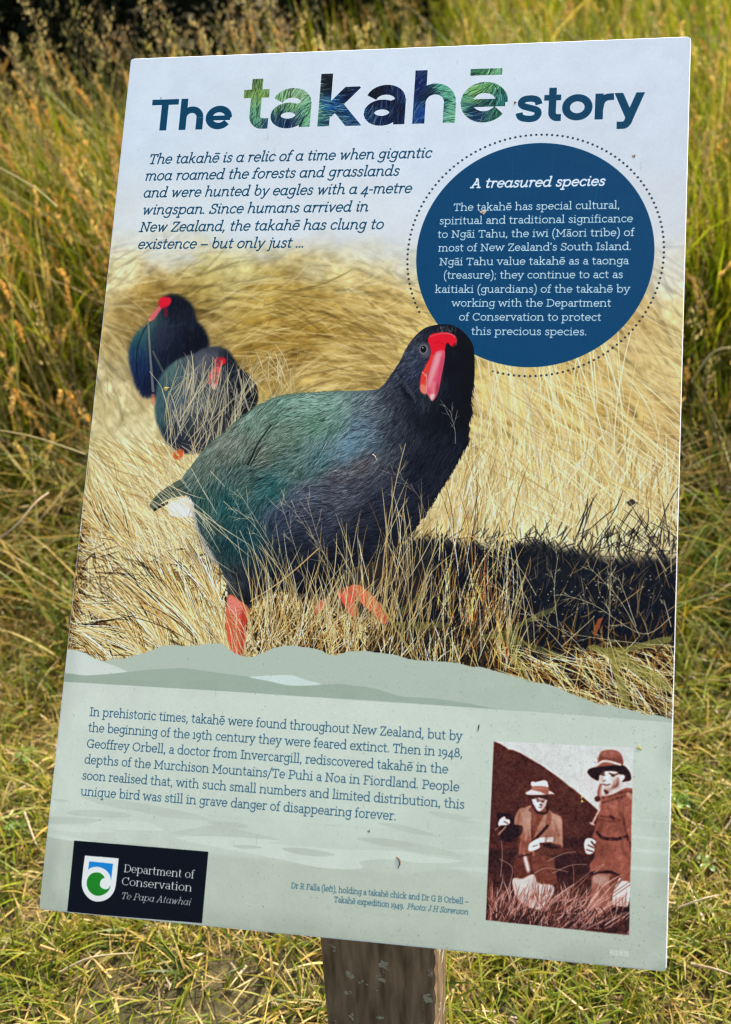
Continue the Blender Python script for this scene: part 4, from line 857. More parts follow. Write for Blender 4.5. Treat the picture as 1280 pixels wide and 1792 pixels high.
for L_,c_,a_,s_ in (([(680,960),(860,940),(940,1050),(860,1150),(720,1120)],(190,116,96),.45,6),([(960,860),(1080,900),(1080,1200),(1000,1150)],(184,110,92),.4,6),([(560,1250),(700,1300),(680,1420),(560,1400)],(112,54,44),.5,5),([(850,1200),(960,1260),(980,1450),(860,1440)],(116,56,46),.45,6),([(600,1550),(760,1600),(740,1790),(560,1780)],(118,58,46),.45,6),([(800,1580),(900,1600),(900,1780),(800,1760)],(184,108,88),.4,6)):
    pf(zb(L_),c_,a_,True,s_)
soft_ = IMG*.35+blur(IMG,1)*.65; g_ = soft_.mean(2); XP = [0,.1,.27,.45,.62,.8,1]
sep = np.stack([np.interp(g_,XP,v_) for v_ in ([.10,.16,.36,.60,.76,.86,.93],[.06,.09,.19,.36,.60,.86,.95],[.07,.09,.15,.29,.54,.86,.96])],-1)
mm_ = mP[...,None]; IMG[:] = IMG*(1-mm_)+(soft_*.45+sep*.55)*mm_
IMG[:] = np.clip(IMG+.35*(IMG-blur(IMG,2))*mm_+(rng.normal(0,.03,(CH,CW,1))+blur(rng.normal(0,.09,(CH,CW,1)),1))*mm_*(1.1-.7*g_[...,None]),0,1)
# grass over the two men
spk(190,(852,960,1570,1625),GP[:4],(16,46),(.8,1.5),.7,ang=76,jit=.3)
spk(150,(940,1050,1570,1630),GP[:4],(14,40),(.8,1.4),.7,ang=60,jit=.55)
spk(50,(960,1100,1570,1635),GP[:3],(30,80),(1,2.),.85,ang=45,jit=.25)
spk(160,(860,1100,1600,1640),[(40,22,22),(60,32,30)],(8,30),(1,2.6),.7,ang=60,jit=.4)
for L in ([(160,330),(172,150),(165,50)],[(220,420),(250,260),(150,190)],[(520,210),(640,150),(740,135)],[(560,300),(700,240),(825,232)],[(560,540),(740,380),(850,290)],[(640,720),(800,590),(935,490)],[(690,730),(850,590),(960,500)],[(760,740),(900,620),(995,550)],[(1030,660),(980,480),(930,370)],[(880,300),(960,230),(860,280)],[(420,300),(520,260),(680,290)],[(800,740),(1000,650),(1140,600)]):
    pl(zc(L),(200,156,144),1.3,.8,w2=.9)
pf(zp([(980,200)]+[(1020,400),(1016,700),(1000,1100),(992,1345),(1000,1345),(1035,200)]),(190,208,200),0.0,False)
# ------------------------------------------------------------------ 8 crest block
z8 = lambda L: [(110+x/4.923, 1470+y/4.923) for x,y in L]
fill([(130,1471.4),(364.8,1491),(353.5,1616),(117.5,1592.5),(118,1597)][:3]+[(117.6,1597)], (9,17,24))
sh = z8([(190,135),(482,160)])+[tuple(p) for p in smooth(z8([(482,160),(468,300),(455,400),(440,448),(408,493),(360,523),(300,534),(245,520),(200,480),(172,430),(163,370),(175,250),(190,135)]),False,5)][1:-1]
fill(sh,(226,230,232))
fill(z8([(228,186),(433,207),(425,270),(417,350)])+[tuple(p) for p in smooth(z8([(417,350),(408,312),(385,275),(350,248),(310,234),(270,234),(240,243),(219,258)]),False,5)][1:],(28,128,208))
fill(z8([(285,282),(320,286),(345,305),(360,326),(338,338),(323,362),(320,392),(336,416),(368,427),(392,420),(412,394),(400,430),(372,460),(335,478),(300,483),(262,472),(228,442),(208,396),(210,345),(232,306),(258,288)]),(32,128,36),sm=True,n=5)
WH = (226,232,232)
text('Department of',(216.6,1527),(339,1537.4),10.2,WH,SLAB,8.,contrast=.5)
text('Conservation',(213,1549.6),(335,1560.5),10.4,WH,SLAB,8.,contrast=.5)
text('Te Papa Atawhai',(211.6,1573.6),(332.4,1584.6),8.6,WH,ITAL,6.5,slant=.26,contrast=.5)
# ------------------------------------------------------------------ 9 lettering
NAVY = (12,66,98)
text('The',(264,228),(401,225.2),39.5,NAVY,HELV,14,butt=True)
text('story',(905,211.5),(1123,207.6),44.5,NAVY,HELV,14,butt=True)
MK = text('takah\u0113',(426,222.5),(882,214),67.5,NAVY,HELV,14,butt=True,want_mask=True)
FC = [(440,150,70,100,50),(450,170,130,165,80),(455,200,90,160,120),(470,212,30,60,90),(500,190,120,180,110),(520,165,150,195,150),(500,210,20,40,90),(540,200,110,185,130),(575,150,18,22,30),(580,180,30,90,160),(570,210,40,80,110),(600,170,12,22,60),(620,200,20,60,120),(650,170,12,18,36),(680,190,14,28,74),(700,205,12,24,60),(725,150,18,30,90),(735,200,20,60,140),(750,170,14,36,60),(775,160,80,170,140),(785,205,110,190,150),(830,130,40,100,70),(830,160,120,180,100),(850,150,90,160,100),(870,180,40,110,110),(830,200,20,50,90),(865,205,30,90,70)]
save = IMG.copy()
IMG[:] = ctrl_img(FC,10,2.)/255.
n = 3000; P = ingrid(n,425,890,112,232); c = ctrl(FC,P[:,0],P[:,1],9,2.); f = rng.uniform(-1,1,n)[:,None]
c = np.where(f<0,c*(1+.8*f),c+(np.array([170,220,190])-c)*f*np.clip(c.sum(1)/300,.15,1)[:,None]*.9)
a = np.radians(40)+.8*np.sin(P[:,0]*.03)+rng.normal(0,.2,n)
strokes(P,np.stack([np.cos(a),-np.sin(a)],1),rng.uniform(10,34,n),np.clip(c,0,255),rng.uniform(.8,2.2,n),rng.normal(0,.15,n),.8,batches=8)
IMG[:] = save*(1-MK[...,None])+IMG*MK[...,None]
TX = (16,66,96)
for s,l,r in (('The takah\u0113 is a relic of a time when gigantic',(259.8,286.9),(753.6,275.8)),('moa roamed the forests and grasslands',(253.6,315.8),(696.7,307.3)),('and were hunted by eagles with a 4-metre',(250.5,345.2),(718.6,338)),
              ('wingspan. Since humans arrived in',(248.5,375.3),(642.5,370)),('New Zealand, the takah\u0113 has clung to',(243.7,405.3),(669.4,401)),('existence \u2013 but only just ...',(240.8,434.9),(530.5,433.8))):
    text(s,l,r,12.6,TX,ITAL,8.2,slant=.22)
CT = (214,236,244)
text('A treasured species',(824,328),(1057,325),11.8,(232,242,246),ITAL,11.5,slant=.22)
for s,l,r in (('The takah\u0113 has special cultural,',(794.4,367.8),(1084.4,365.8)),('spiritual and traditional significance',(769.7,391.9),(1107.5,388.9)),('to Ng\u0101i Tahu, the iwi (M\u0101ori tribe) of',(766.6,415.3),(1109.7,413.4)),
              ('most of New Zealand\u2019s South Island.',(767.8,438.8),(1104.7,438.1)),('Ng\u0101i Tahu value takah\u0113 as a taonga',(769.4,463.9),(1100,462.3)),('(treasure); they continue to act as',(776.9,487.3),(1090,486.6)),
              ('kaitiaki (guardians) of the takah\u0113 by',(761.9,512.3),(1102.3,511.6)),('working with the Department',(791,536.6),(1069.2,536)),('of Conservation to protect',(803.8,561),(1052,560.8)),('this precious species.',(825.3,586),(1026.6,586.4))):
    text(s,l,r,9.4,CT,SLAB,7.4)
BT = (24,76,108)
for s,l,r in (('In prehistoric times, takah\u0113 were found throughout New Zealand, but by',(157.3,1252.3),(808.3,1297.5)),('the beginning of the 19th century they were feared extinct. Then in 1948,',(154.6,1280.2),(808.9,1326.4)),
              ('Geoffrey Orbell, a doctor from Invercargill, rediscovered takah\u0113 in the',(151.9,1308),(783.6,1355.1)),('depths of the Murchison Mountains/Te Puhi a Noa in Fiordland. People',(147.8,1335.4),(803.2,1386.6)),
              ('soon realised that, with such small numbers and limited distribution, this',(144.2,1363.6),(812.2,1417)),('unique bird was still in grave danger of disappearing forever.',(141.5,1391.7),(692.7,1436.7))):
    text(s,l,r,11.4,BT,SLAB,6.6)
text('Dr R Falla (left), holding a takah\u0113 chick and Dr G B Orbell \u2013',(509.8,1554.5),(819.7,1583.6),7.4,(26,80,108),SLAB,7.)
text('Takah\u0113 expedition 1949.',(585,1579.5),(707,1590.6),7.4,(26,80,108),SLAB,7.)
text('Photo: J H Sorenson',(712.7,1591.4),(818.9,1601.6),7.4,(26,80,108),ITAL,7.,slant=.22)
NUM = {'R':'100|L 20 131 20 0|L 20 131 60 131|E 60 98 30 33 -90 90|L 20 65 60 65|L 56 65 90 0','1':'70|L 14 104 44 131 44 0','3':'90|C 14 110 40 131 72 118 74 90 46 70 78 52 78 16 44 2 12 22','7':'84|L 8 131 76 131 34 0','6':'92|E 46 40 32 38 0 360|C 14 44 20 100 70 130'}
text('R137633',(1068,1671),(1100,1674),5.8,(222,236,230),NUM,8.)
# ------------------------------------------------------------------ 10 weathering: fine grime, flecks and lichen specks on the face
gr = noise_img(5,31,2)*.5+noise_img(40,32,3)
up = (RYf < 480) | (RYf > 1190)
IMG[:] = IMG*(1+(.045*gr*up)[...,None])
gn = rng.normal(0,.010,(CH,CW,1)); IMG[:] = IMG+gn
def specks(n, box, r, cols, al):
    for i in range(n):
        x,y = rng.uniform(box[0],box[1]),rng.uniform(box[2],box[3]); rr = r[0]+(r[1]-r[0])*rng.random()**3
        fill(ell(*mp(np.array((x,y))),rr,rr*rng.uniform(.5,1),rng.uniform(0,3),7),cols[rng.integers(0,len(cols))],rng.uniform(.3,1)*al,canvas=True)
DKS = [(60,70,72),(40,48,48),(110,112,108),(90,84,70)]
specks(2200,(120,1180,1150,1700),(.4,1.15),DKS,.7); specks(200,(500,1180,1560,1700),(.5,1.4),[(50,50,46)],.6); specks(520,(850,1175,1240,1480),(.45,1.25),DKS,.7); specks(300,(220,1200,90,480),(.5,1.4),[(120,130,140),(80,90,100)],.45)
specks(420,(900,1180,1600,1700),(.45,1.3),DKS,.55); specks(260,(150,1180,800,1140),(.5,1.3),[(40,36,30),(30,30,34)],.7)
specks(120,(900,1180,880,1000),(.6,1.4),[(34,34,36)],.8)
for i in range(60):
    x,y = rng.uniform(250,1180),rng.uniform(90,1690); l = rng.uniform(3,16); line([(x,y),(x-l*.05,y+l)],(96,104,104),.9,.3)
lo = noise_img(90,44,3); edge = np.clip((np.abs(_xs-CW/2)/(CW/2)-.94)/.06,0,1)+np.clip((_ys/CH-.975)/.025,0,1)
IMG[:] = IMG*(1-np.clip(edge*(.25+lo)*np.clip((_ys/CH-.3)/.5,.15,1),0,.3)[...,None]*np.array([.26,.25,.27]))
IMG[:] = np.clip(IMG,0,1)

# ------------------------------------------------------------------ the board in the world
PW, PL, PT = .6, .9055, .004
hT = np.array([[1,0,-640.],[0,1,-896.],[0,0,1]]) @ np.linalg.inv(_homog(_P, np.array([(0,0),(1,0),(1,1),(0,1)],float)))
h1 = np.array([hT[0,0]/FPX,hT[1,0]/FPX,hT[2,0]]); h2 = np.array([hT[0,1]/FPX,hT[1,1]/FPX,hT[2,1]]); h3 = np.array([hT[0,2]/FPX,hT[1,2]/FPX,hT[2,2]])
s_ = PW/np.linalg.norm(h1); O_ = c2w(h3*s_); r1 = cdir(h1/np.linalg.norm(h1)); r2 = cdir(h2/np.linalg.norm(h2))
nin = np.cross(r1, r2); nin /= np.linalg.norm(nin); nout = -nin; r2 = np.cross(nin, r1)
def board(u, v, k=0.):                                  # u, v in metres from the top left corner, k metres proud of the face
    return O_ + r1*u + r2*v + nout*k
def tex2uv(q):                                          # texels -> metres on the board
    q = np.asarray(q,float); return q[:,0]/CW*PW, q[:,1]/CH*PL
# print image: built in memory from the painted array (sRGB), then scaled to ink reflectance in the shader
lin = np.where(IMG <= .04045, IMG/12.92, ((IMG+.055)/1.055)**2.4)
lin = lin*np.array((1.22,1.10,.885))
lin = np.clip(lin-np.array([.0045,.004,.0035]), .0008, .88)
enc = np.where(lin <= .0031308, lin*12.92, 1.055*lin**(1/2.4)-.055)
img = bpy.data.images.new('printed_face', CW, CH, alpha=False)
px = np.ones((CH, CW, 4), np.float32); px[...,:3] = enc[::-1]
img.pixels.foreach_set(px.ravel()); img.pack()
m_print, t = mat_new('printed_face')
ti = N(t,'ShaderNodeTexImage'); ti.image = img; ti.extension = 'EXTEND'; uvn = N(t,'ShaderNodeUVMap', uv_map='UVMap'); t.links.new(uvn.outputs[0], ti.inputs[0])
pb = N(t,'ShaderNodeBsdfPrincipled'); pb.inputs['Roughness'].default_value = .42; pb.inputs['Specular IOR Level'].default_value = .14
nz = N(t,'ShaderNodeTexNoise'); nz.inputs['Scale'].default_value = 90; tc = N(t,'ShaderNodeTexCoord'); t.links.new(tc.outputs['Object'], nz.inputs[0])
mr = N(t,'ShaderNodeMapRange'); mr.inputs[3].default_value = .34; mr.inputs[4].default_value = .55; t.links.new(nz.outputs[0], mr.inputs[0]); t.links.new(mr.outputs[0], pb.inputs['Roughness'])
t.links.new(ti.outputs[0], pb.inputs['Base Color']); ou = N(t,'ShaderNodeOutputMaterial'); t.links.new(pb.outputs[0], ou.inputs[0])
m_edge = simple('board_edge', (.74,.76,.76), .45, 40, .06, .05)
footp = c2w([0,0,0]); bc = board(PW/2, PL)
sign = empty('information_sign', (float(bc[0]), float(bc[1])+.1, 0.))
tag(sign, 'tilted information board headed The takah\u0113 story on a grey timber post', 'sign')
# board: rounded corners, front face printed, thin bright edge
def rrect(W, H, r, n=4):
    out = []
    for cx,cy,a0 in ((r,r,180),(W-r,r,270),(W-r,H-r,0),(r,H-r,90)):
        for k in range(n+1):
            a = math.radians(a0+90*k/n); out.append((cx+r*math.cos(a), cy+r*math.sin(a)))
    return out
rr = rrect(PW, PL, .004); n = len(rr)
b_ = .0006
inner = [(min(max(u,b_),PW-b_), min(max(v,b_),PL-b_)) for u,v in rr]
V = [board(u,v,0) for u,v in inner]+[board(u,v,-b_) for u,v in rr]+[board(u,v,-PT) for u,v in rr]
F = [tuple(range(n))[::-1]]+[(i,(i+1)%n,n+(i+1)%n,n+i) for i in range(n)]+[(n+i,n+(i+1)%n,2*n+(i+1)%n,2*n+i) for i in range(n)]+[tuple(range(2*n,3*n))]
UVb = [(u/PW, 1-v/PL) for u,v in inner]+[(u/PW,1-v/PL) for u,v in rr]*2
pan = mesh_obj('board', V, F, m_edge, sign, uv=UVb)
pan.data.materials.append(m_print); pan.data.polygons[0].material_index = 1
nf = pan.data.polygons[0].normal
def sheet(name, pts, k, label=None, parent=None, ref=True):
    """a flat printed area of the face, k metres proud"""
    q = mp(pts) if ref else np.asarray(pts,float)
    q = np.stack([np.clip(q[:,0], 3, CW-3), np.clip(q[:,1], 3, CH-3)],1)
    q = q[np.r_[True, np.linalg.norm(np.diff(q,axis=0),axis=1)>.05]]
    u, v = tex2uv(q)
    V = [board(a,b,k) for a,b in zip(u,v)]; o = mesh_obj(name, V, [tuple(range(len(V)))[::-1]], m_print, sign, uv=[(a/PW,1-b/PL) for a,b in zip(u,v)])
    if o.data.polygons[0].normal.dot(Vector(nout)) < 0: o.data.flip_normals()
    if parent is not None:
        o.parent = parent; o.matrix_parent_inverse = parent.matrix_basis.inverted() @ Matrix.Identity(4)
        o.matrix_parent_inverse = Matrix.Translation(-sign.location) if parent is sign else Matrix.Identity(4)
    if label: o['label'] = label
    return o
sheet('sage_footer', tt+[(1200,1760),(20,1660)], .000012, 'pale sage printed foot of the board below a torn edge')
bp = sheet('blue_disc', ell(DC[0],DC[1],DR,DR,0,120), .000012, 'dark blue printed disc with white lettering', ref=False)
sheet('bird_picture', smooth(BODY,True,3), .000026, 'large printed takah\u0113, dark blue breast and green back')
sheet('bird_picture', smooth(A_,True,3), .000019, 'blurred dark printed bird furthest left')
sheet('bird_picture', smooth(B_,True,3), .000026, 'smaller printed bird with lowered red beak, second from left')
sheet('archive_photograph', PH, .000026, 'sepia photograph of two men in hats among tussock')
sheet('logo_block', [(130,1471.4),(364.8,1491),(353.5,1616),(117.6,1597)], .000026, 'black block with a shield crest and white lettering')
def band(u0,v0,u1,v1): return [(u0,v0),(u1,v0),(u1,v1),(u0,v1)]
def cv(p): return mp(np.array(p,float))
a = cv((262,100)); b = cv((1135,228)); sheet('title_lettering', band(a[0]+4,a[1]+40,b[0],cv((700,235))[1]), .000012, 'large title line with feather-filled word', ref=False)
a = cv((762,262)); b = cv((232,440)); e_ = cv((700,350)); f_ = cv((700,440)); sheet('introduction_text', [(b[0],a[1]),(a[0]+4,a[1]),(a[0]+4,a[1]+24),(e_[0]+14,e_[1]),(f_[0]-34,f_[1]+12),(b[0],f_[1]+12)], .000012, 'slanted dark blue introduction in six lines', ref=False)
a = cv((135,1405)); sheet('story_text', band(cv((138,1400))[0],cv((157,1232))[1],cv((818,1400))[0],cv((500,1438))[1]), .000026, 'six lines of small dark blue serif text', ref=False)
sheet('caption_text', band(cv((505,1560))[0],cv((510,1545))[1],cv((826,1590))[0],cv((700,1603))[1]), .000026, 'two tiny lines of caption', ref=False)

# ------------------------------------------------------------------ post
nh = nin.copy(); nh[2] = 0; nh /= np.linalg.norm(nh); rh = np.array([nh[1], -nh[0], 0.])
PF = board(PW/2, PL, 0)+nh*.085
def ray(px_, py_): return cdir([(px_-640)/FPX,(py_-896)/FPX,1.])
def hit(px_, py_, P0, nn):
    d = ray(px_,py_); return CAM+d*((P0-CAM)@nn)/(d@nn)
L_ = hit(564,1692,PF,nh); R_ = hit(762,1692,PF,nh)
uL, uR = (L_-PF)@rh, (R_-PF)@rh
S_ = hit(781.5,1692,R_,rh); dep = abs((S_-R_)@nh)
PD = max(.05, min(dep,.16)); 
print('sun on face', sun_dir@nout); print('post width',uR-uL,'depth',PD, 'hit z', L_[2], R_[2])
def post_pt(u, d): return PF+rh*u+nh*d
def topz(p):                                           # where the vertical line meets the back of the board
    q = board(0,0,-PT-.0005); return (q@nin-(p[0]*nin[0]+p[1]*nin[1]))/nin[2]
m_post, t = mat_new('weathered_post')
tc = N(t,'ShaderNodeTexCoord'); mpn = N(t,'ShaderNodeMapping'); mpn.inputs['Scale'].default_value = (1,1,.12); t.links.new(tc.outputs['Object'], mpn.inputs[0])
g1 = N(t,'ShaderNodeTexNoise'); g1.inputs['Scale'].default_value = 120; g1.inputs['Detail'].default_value = 8; t.links.new(mpn.outputs[0], g1.inputs[0])
r1_ = N(t,'ShaderNodeValToRGB'); r1_.color_ramp.elements[0].position=.32; r1_.color_ramp.elements[1].position=.72
r1_.color_ramp.elements[0].color=(.085,.054,.026,1); r1_.color_ramp.elements[1].color=(.24,.165,.09,1); t.links.new(g1.outputs[0], r1_.inputs[0])
wn = N(t,'ShaderNodeTexNoise'); wn.inputs['Scale'].default_value = 160; wn.inputs['Detail'].default_value = 3; t.links.new(tc.outputs['Object'], wn.inputs[0])
wm = N(t,'ShaderNodeMix', data_type='RGBA', blend_type='LINEAR_LIGHT'); wm.inputs[0].default_value = .010; t.links.new(tc.outputs['Object'], wm.inputs[6]); t.links.new(wn.outputs['Color'], wm.inputs[7])
mp2 = N(t,'ShaderNodeMapping'); mp2.inputs['Scale'].default_value = (1,1,.62); t.links.new(wm.outputs[2], mp2.inputs[0])
g2 = N(t,'ShaderNodeTexVoronoi'); g2.inputs['Scale'].default_value = 62; g2.inputs['Randomness'].default_value = 1.; t.links.new(mp2.outputs[0], g2.inputs['Vector'])
sp_ = N(t,'ShaderNodeSeparateColor'); t.links.new(g2.outputs['Color'], sp_.inputs[0])
rs_ = N(t,'ShaderNodeMapRange'); rs_.inputs[1].default_value=.12; rs_.inputs[2].default_value=1.; rs_.inputs[3].default_value=0.; rs_.inputs[4].default_value=.42; t.links.new(sp_.outputs[0], rs_.inputs[0])
ls_ = N(t,'ShaderNodeMath', operation='SUBTRACT'); t.links.new(rs_.outputs[0], ls_.inputs[0]); t.links.new(g2.outputs['Distance'], ls_.inputs[1])
r2_ = N(t,'ShaderNodeMapRange'); r2_.inputs[1].default_value=0.; r2_.inputs[2].default_value=.05; t.links.new(ls_.outputs[0], r2_.inputs[0])
g3 = N(t,'ShaderNodeTexNoise'); g3.inputs['Scale'].default_value = 9; g3.inputs['Detail'].default_value = 3; t.links.new(tc.outputs['Object'], g3.inputs[0])
r3_ = N(t,'ShaderNodeMapRange'); r3_.inputs[1].default_value=.22; r3_.inputs[2].default_value=.42; t.links.new(g3.outputs[0], r3_.inputs[0])
mm = N(t,'ShaderNodeMath', operation='MULTIPLY'); t.links.new(r2_.outputs[0], mm.inputs[0]); t.links.new(r3_.outputs[0], mm.inputs[1])
mx = N(t,'ShaderNodeMix', data_type='RGBA'); mx.inputs[7].default_value=(.31,.28,.18,1); t.links.new(mm.outputs[0], mx.inputs[0]); t.links.new(r1_.outputs[0], mx.inputs[6])
pb = N(t,'ShaderNodeBsdfPrincipled'); pb.inputs['Roughness'].default_value=.85; pb.inputs['Specular IOR Level'].default_value=.2; t.links.new(mx.outputs[2], pb.inputs['Base Color'])
ad = N(t,'ShaderNodeMath', operation='ADD'); t.links.new(g1.outputs[0], ad.inputs[0]); t.links.new(mm.outputs[0], ad.inputs[1])
bm = N(t,'ShaderNodeBump'); bm.inputs['Strength'].default_value=.6; bm.inputs['Distance'].default_value=.0015; t.links.new(ad.outputs[0], bm.inputs['Height']); t.links.new(bm.outputs[0], pb.inputs['Normal'])
ou = N(t,'ShaderNodeOutputMaterial'); t.links.new(pb.outputs[0], ou.inputs[0])
ring = [(uL,0),(uR,0),(uR,PD),(uL,PD)]
# edges chamfered and slightly ragged down the length
ch = .003; prof = [(uL+ch,0),(uR-ch,0),(uR,ch),(uR,PD-ch),(uR-ch,PD),(uL+ch,PD),(uL,PD-ch),(uL,ch)]
V, F = [], []; LV = 60; m8 = len(prof)
for k in range(LV+1):
    for j,(u,d) in enumerate(prof):
        e = .0016*(R.random()-.5) if j in (1,2) and k%1==0 else .0004*(R.random()-.5)
        if j in (1,2) and k%3==0: e -= .0018
        p = post_pt(u+e, d); zt = topz(p); z = -.02+(zt+.02)*k/LV; V.append((p[0],p[1],z))
for k in range(LV):
    for j in range(m8): F.append((k*m8+j, k*m8+(j+1)%m8, (k+1)*m8+(j+1)%m8, (k+1)*m8+j))
F.append(tuple(range(m8))[::-1]); F.append(tuple(LV*m8+j for j in range(m8)))
po = mesh_obj('post', V, F, m_post, sign); po['label'] = 'square weathered timber post spotted with pale lichen'

# ------------------------------------------------------------------ ground
m_gr, t = mat_new('soil_and_thatch')
tc = N(t,'ShaderNodeTexCoord'); a1 = N(t,'ShaderNodeTexNoise'); a1.inputs['Scale'].default_value=35; a1.inputs['Detail'].default_value=10; a1.inputs['Roughness'].default_value=.7; t.links.new(tc.outputs['Object'], a1.inputs[0])
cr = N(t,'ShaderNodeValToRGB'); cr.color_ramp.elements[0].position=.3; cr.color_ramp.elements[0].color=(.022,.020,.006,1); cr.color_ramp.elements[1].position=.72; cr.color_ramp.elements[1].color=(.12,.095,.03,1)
t.links.new(a1.outputs[0], cr.inputs[0]); pb = N(t,'ShaderNodeBsdfPrincipled'); pb.inputs['Roughness'].default_value=.95; t.links.new(cr.outputs[0], pb.inputs['Base Color'])
bm = N(t,'ShaderNodeBump'); bm.inputs['Distance'].default_value=.01; t.links.new(a1.outputs[0], bm.inputs['Height']); t.links.new(bm.outputs[0], pb.inputs['Normal'])
ou = N(t,'ShaderNodeOutputMaterial'); t.links.new(pb.outputs[0], ou.inputs[0])
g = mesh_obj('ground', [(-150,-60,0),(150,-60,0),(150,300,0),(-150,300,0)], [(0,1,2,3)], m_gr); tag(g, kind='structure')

# ------------------------------------------------------------------ grass
def blades(B, az_, lean, bend, H, W, C0, C1, seg=4, droop=None):
    """B (N,3) bases, az azimuth, lean/bend (m per m), H height, W width, colours at base / tip"""
    n = len(B); t_ = np.linspace(0,1,seg+1)[None]
    hx = (lean[:,None]*t_+bend[:,None]*t_**2.2)*H[:,None]
    hz = H[:,None]*(t_-.5*np.minimum(bend[:,None],1.2)*t_**3*.6)
    if droop is not None: hz = hz-droop[:,None]*H[:,None]*t_**2
    c, s = np.cos(az_)[:,None], np.sin(az_)[:,None]
    X = B[:,0:1]+c*hx; Y = B[:,1:2]+s*hx; Z = np.maximum(B[:,2:3]+hz, .004)
    tw = az_+math.pi/2+R.normal(0,.6,n); wx, wy = np.cos(tw)[:,None], np.sin(tw)[:,None]
    wd = W[:,None]*.5*(1-t_**1.8*.93)
    V = np.empty((n,seg+1,2,3)); tz = R.normal(0,.25,n)[:,None]
    for k,sg in ((0,-1),(1,1)):
        V[:,:,k,0] = X+sg*wx*wd; V[:,:,k,1] = Y+sg*wy*wd; V[:,:,k,2] = Z+sg*wd*tz
    base = (np.arange(n)*(seg+1)*2)[:,None]; j = np.arange(seg)[None]*2
    Q = np.stack([base+j, base+j+1, base+j+3, base+j+2],-1).reshape(-1,4)
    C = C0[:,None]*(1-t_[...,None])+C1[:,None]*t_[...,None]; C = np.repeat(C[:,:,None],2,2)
    return V.reshape(-1,3), Q, C.reshape(-1,3)
def merge(parts):
    V,Q,C = [],[],[]; o = 0
    for v,q,c in parts: V.append(v); Q.append(q+o); C.append(c); o += len(v)
    return np.concatenate(V), np.concatenate(Q), np.concatenate(C)
def pick(pal, n, var=.25):
    pal = np.array(pal); return pal[R.integers(0,len(pal),n)]*R.uniform(1-var,1+var,(n,1))
GREEN = [(.100,.135,.004),(.140,.165,.006),(.060,.095,.004),(.175,.170,.010),(.195,.165,.014)]
STRA = [(.50,.37,.11),(.38,.27,.06),(.58,.46,.18),(.28,.18,.04),(.42,.28,.06)]
BRN = [(.22,.15,.08),(.16,.11,.06),(.30,.21,.11)]
def noise2(x, y, s, seed):
    r = np.random.default_rng(seed); g_ = r.random((64,64)); fx, fy = (x/s)%63, (y/s)%63
    ix, iy = fx.astype(int), fy.astype(int); tx, ty = fx-ix, fy-iy; tx=tx*tx*(3-2*tx); ty=ty*ty*(3-2*ty)
    return (g_[iy,ix]*(1-tx)+g_[iy,(ix+1)%64]*tx)*(1-ty)+(g_[(iy+1)%64,ix]*(1-tx)+g_[(iy+1)%64,(ix+1)%64]*tx)*ty
def edge_y(x): return 2.08+.10*np.sin(x*2.3+.5)+.07*np.sin(x*9)+.04*np.sin(x*23)-.10*(x>0.25)
def lawn_pts(n, x0,x1,y0,y1):
    return np.stack([R.uniform(x0,x1,n), R.uniform(y0,y1,n), np.zeros(n)],1)
def lawn(n, box, hs, ws=(.0026,.0060)):
    B = lawn_pts(n,*box); shade_gap = (B[:,1] < 1.12+.03*np.sin(B[:,0]*25)) & (B[:,0] > -.42) & (B[:,0] < .03) & (R.random(n) < .72); B = B[~shade_gap]; n = len(B); k = noise2(B[:,0]+5,B[:,1],.10,1)+.5*noise2(B[:,0]+9,B[:,1],.035,2)  # grass thinned left of the post, dark ground standing in for a shadow
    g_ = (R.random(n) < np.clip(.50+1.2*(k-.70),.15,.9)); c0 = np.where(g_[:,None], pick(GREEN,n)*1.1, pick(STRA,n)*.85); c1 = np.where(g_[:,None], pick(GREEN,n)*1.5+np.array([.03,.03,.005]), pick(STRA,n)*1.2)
    H = R.uniform(hs[0],hs[1],n)*np.where(g_,1,.85); lean = np.where(g_, R.uniform(.1,1.0,n), R.uniform(.6,2.6,n)); H = H/np.sqrt(1+lean**2*.6)
    return blades(B, R.uniform(0,6.283,n), lean, R.uniform(.1,1.1,n), H, R.uniform(ws[0],ws[1],n)*np.where(g_,1.1,.7), c0, c1, 4)
def tufts(n, box, h0):
    C_ = lawn_pts(n,*box); k_ = R.integers(9,22,n); ix_ = np.repeat(np.arange(n),k_); B = C_[ix_]+np.c_[R.normal(0,.012,(len(ix_),2)),np.zeros(len(ix_))]; m_ = len(B)
    hh = h0*R.uniform(.6,1.6,n)[ix_]*R.uniform(.6,1.1,m_)*(.6+.9*np.clip((B[:,1]-1.2)/.9,0,1)); g_ = R.random(m_) < R.choice([.95,.7,.25],n)[ix_]
    gc = pick(GREEN,n,.3)[ix_]*R.uniform(.85,1.2,(m_,1)); sc_ = pick(STRA,m_)
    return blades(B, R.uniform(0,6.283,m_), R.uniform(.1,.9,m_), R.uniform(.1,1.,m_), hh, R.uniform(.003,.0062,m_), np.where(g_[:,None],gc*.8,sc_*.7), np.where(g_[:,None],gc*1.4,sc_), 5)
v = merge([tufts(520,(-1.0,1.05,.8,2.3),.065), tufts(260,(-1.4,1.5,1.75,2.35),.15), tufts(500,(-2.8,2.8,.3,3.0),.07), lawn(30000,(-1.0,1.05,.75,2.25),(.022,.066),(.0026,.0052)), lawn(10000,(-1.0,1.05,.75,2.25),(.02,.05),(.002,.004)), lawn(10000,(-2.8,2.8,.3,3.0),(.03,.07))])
tag(fast_mesh('lawn_grass', *v, M_GRASS), kind='stuff')
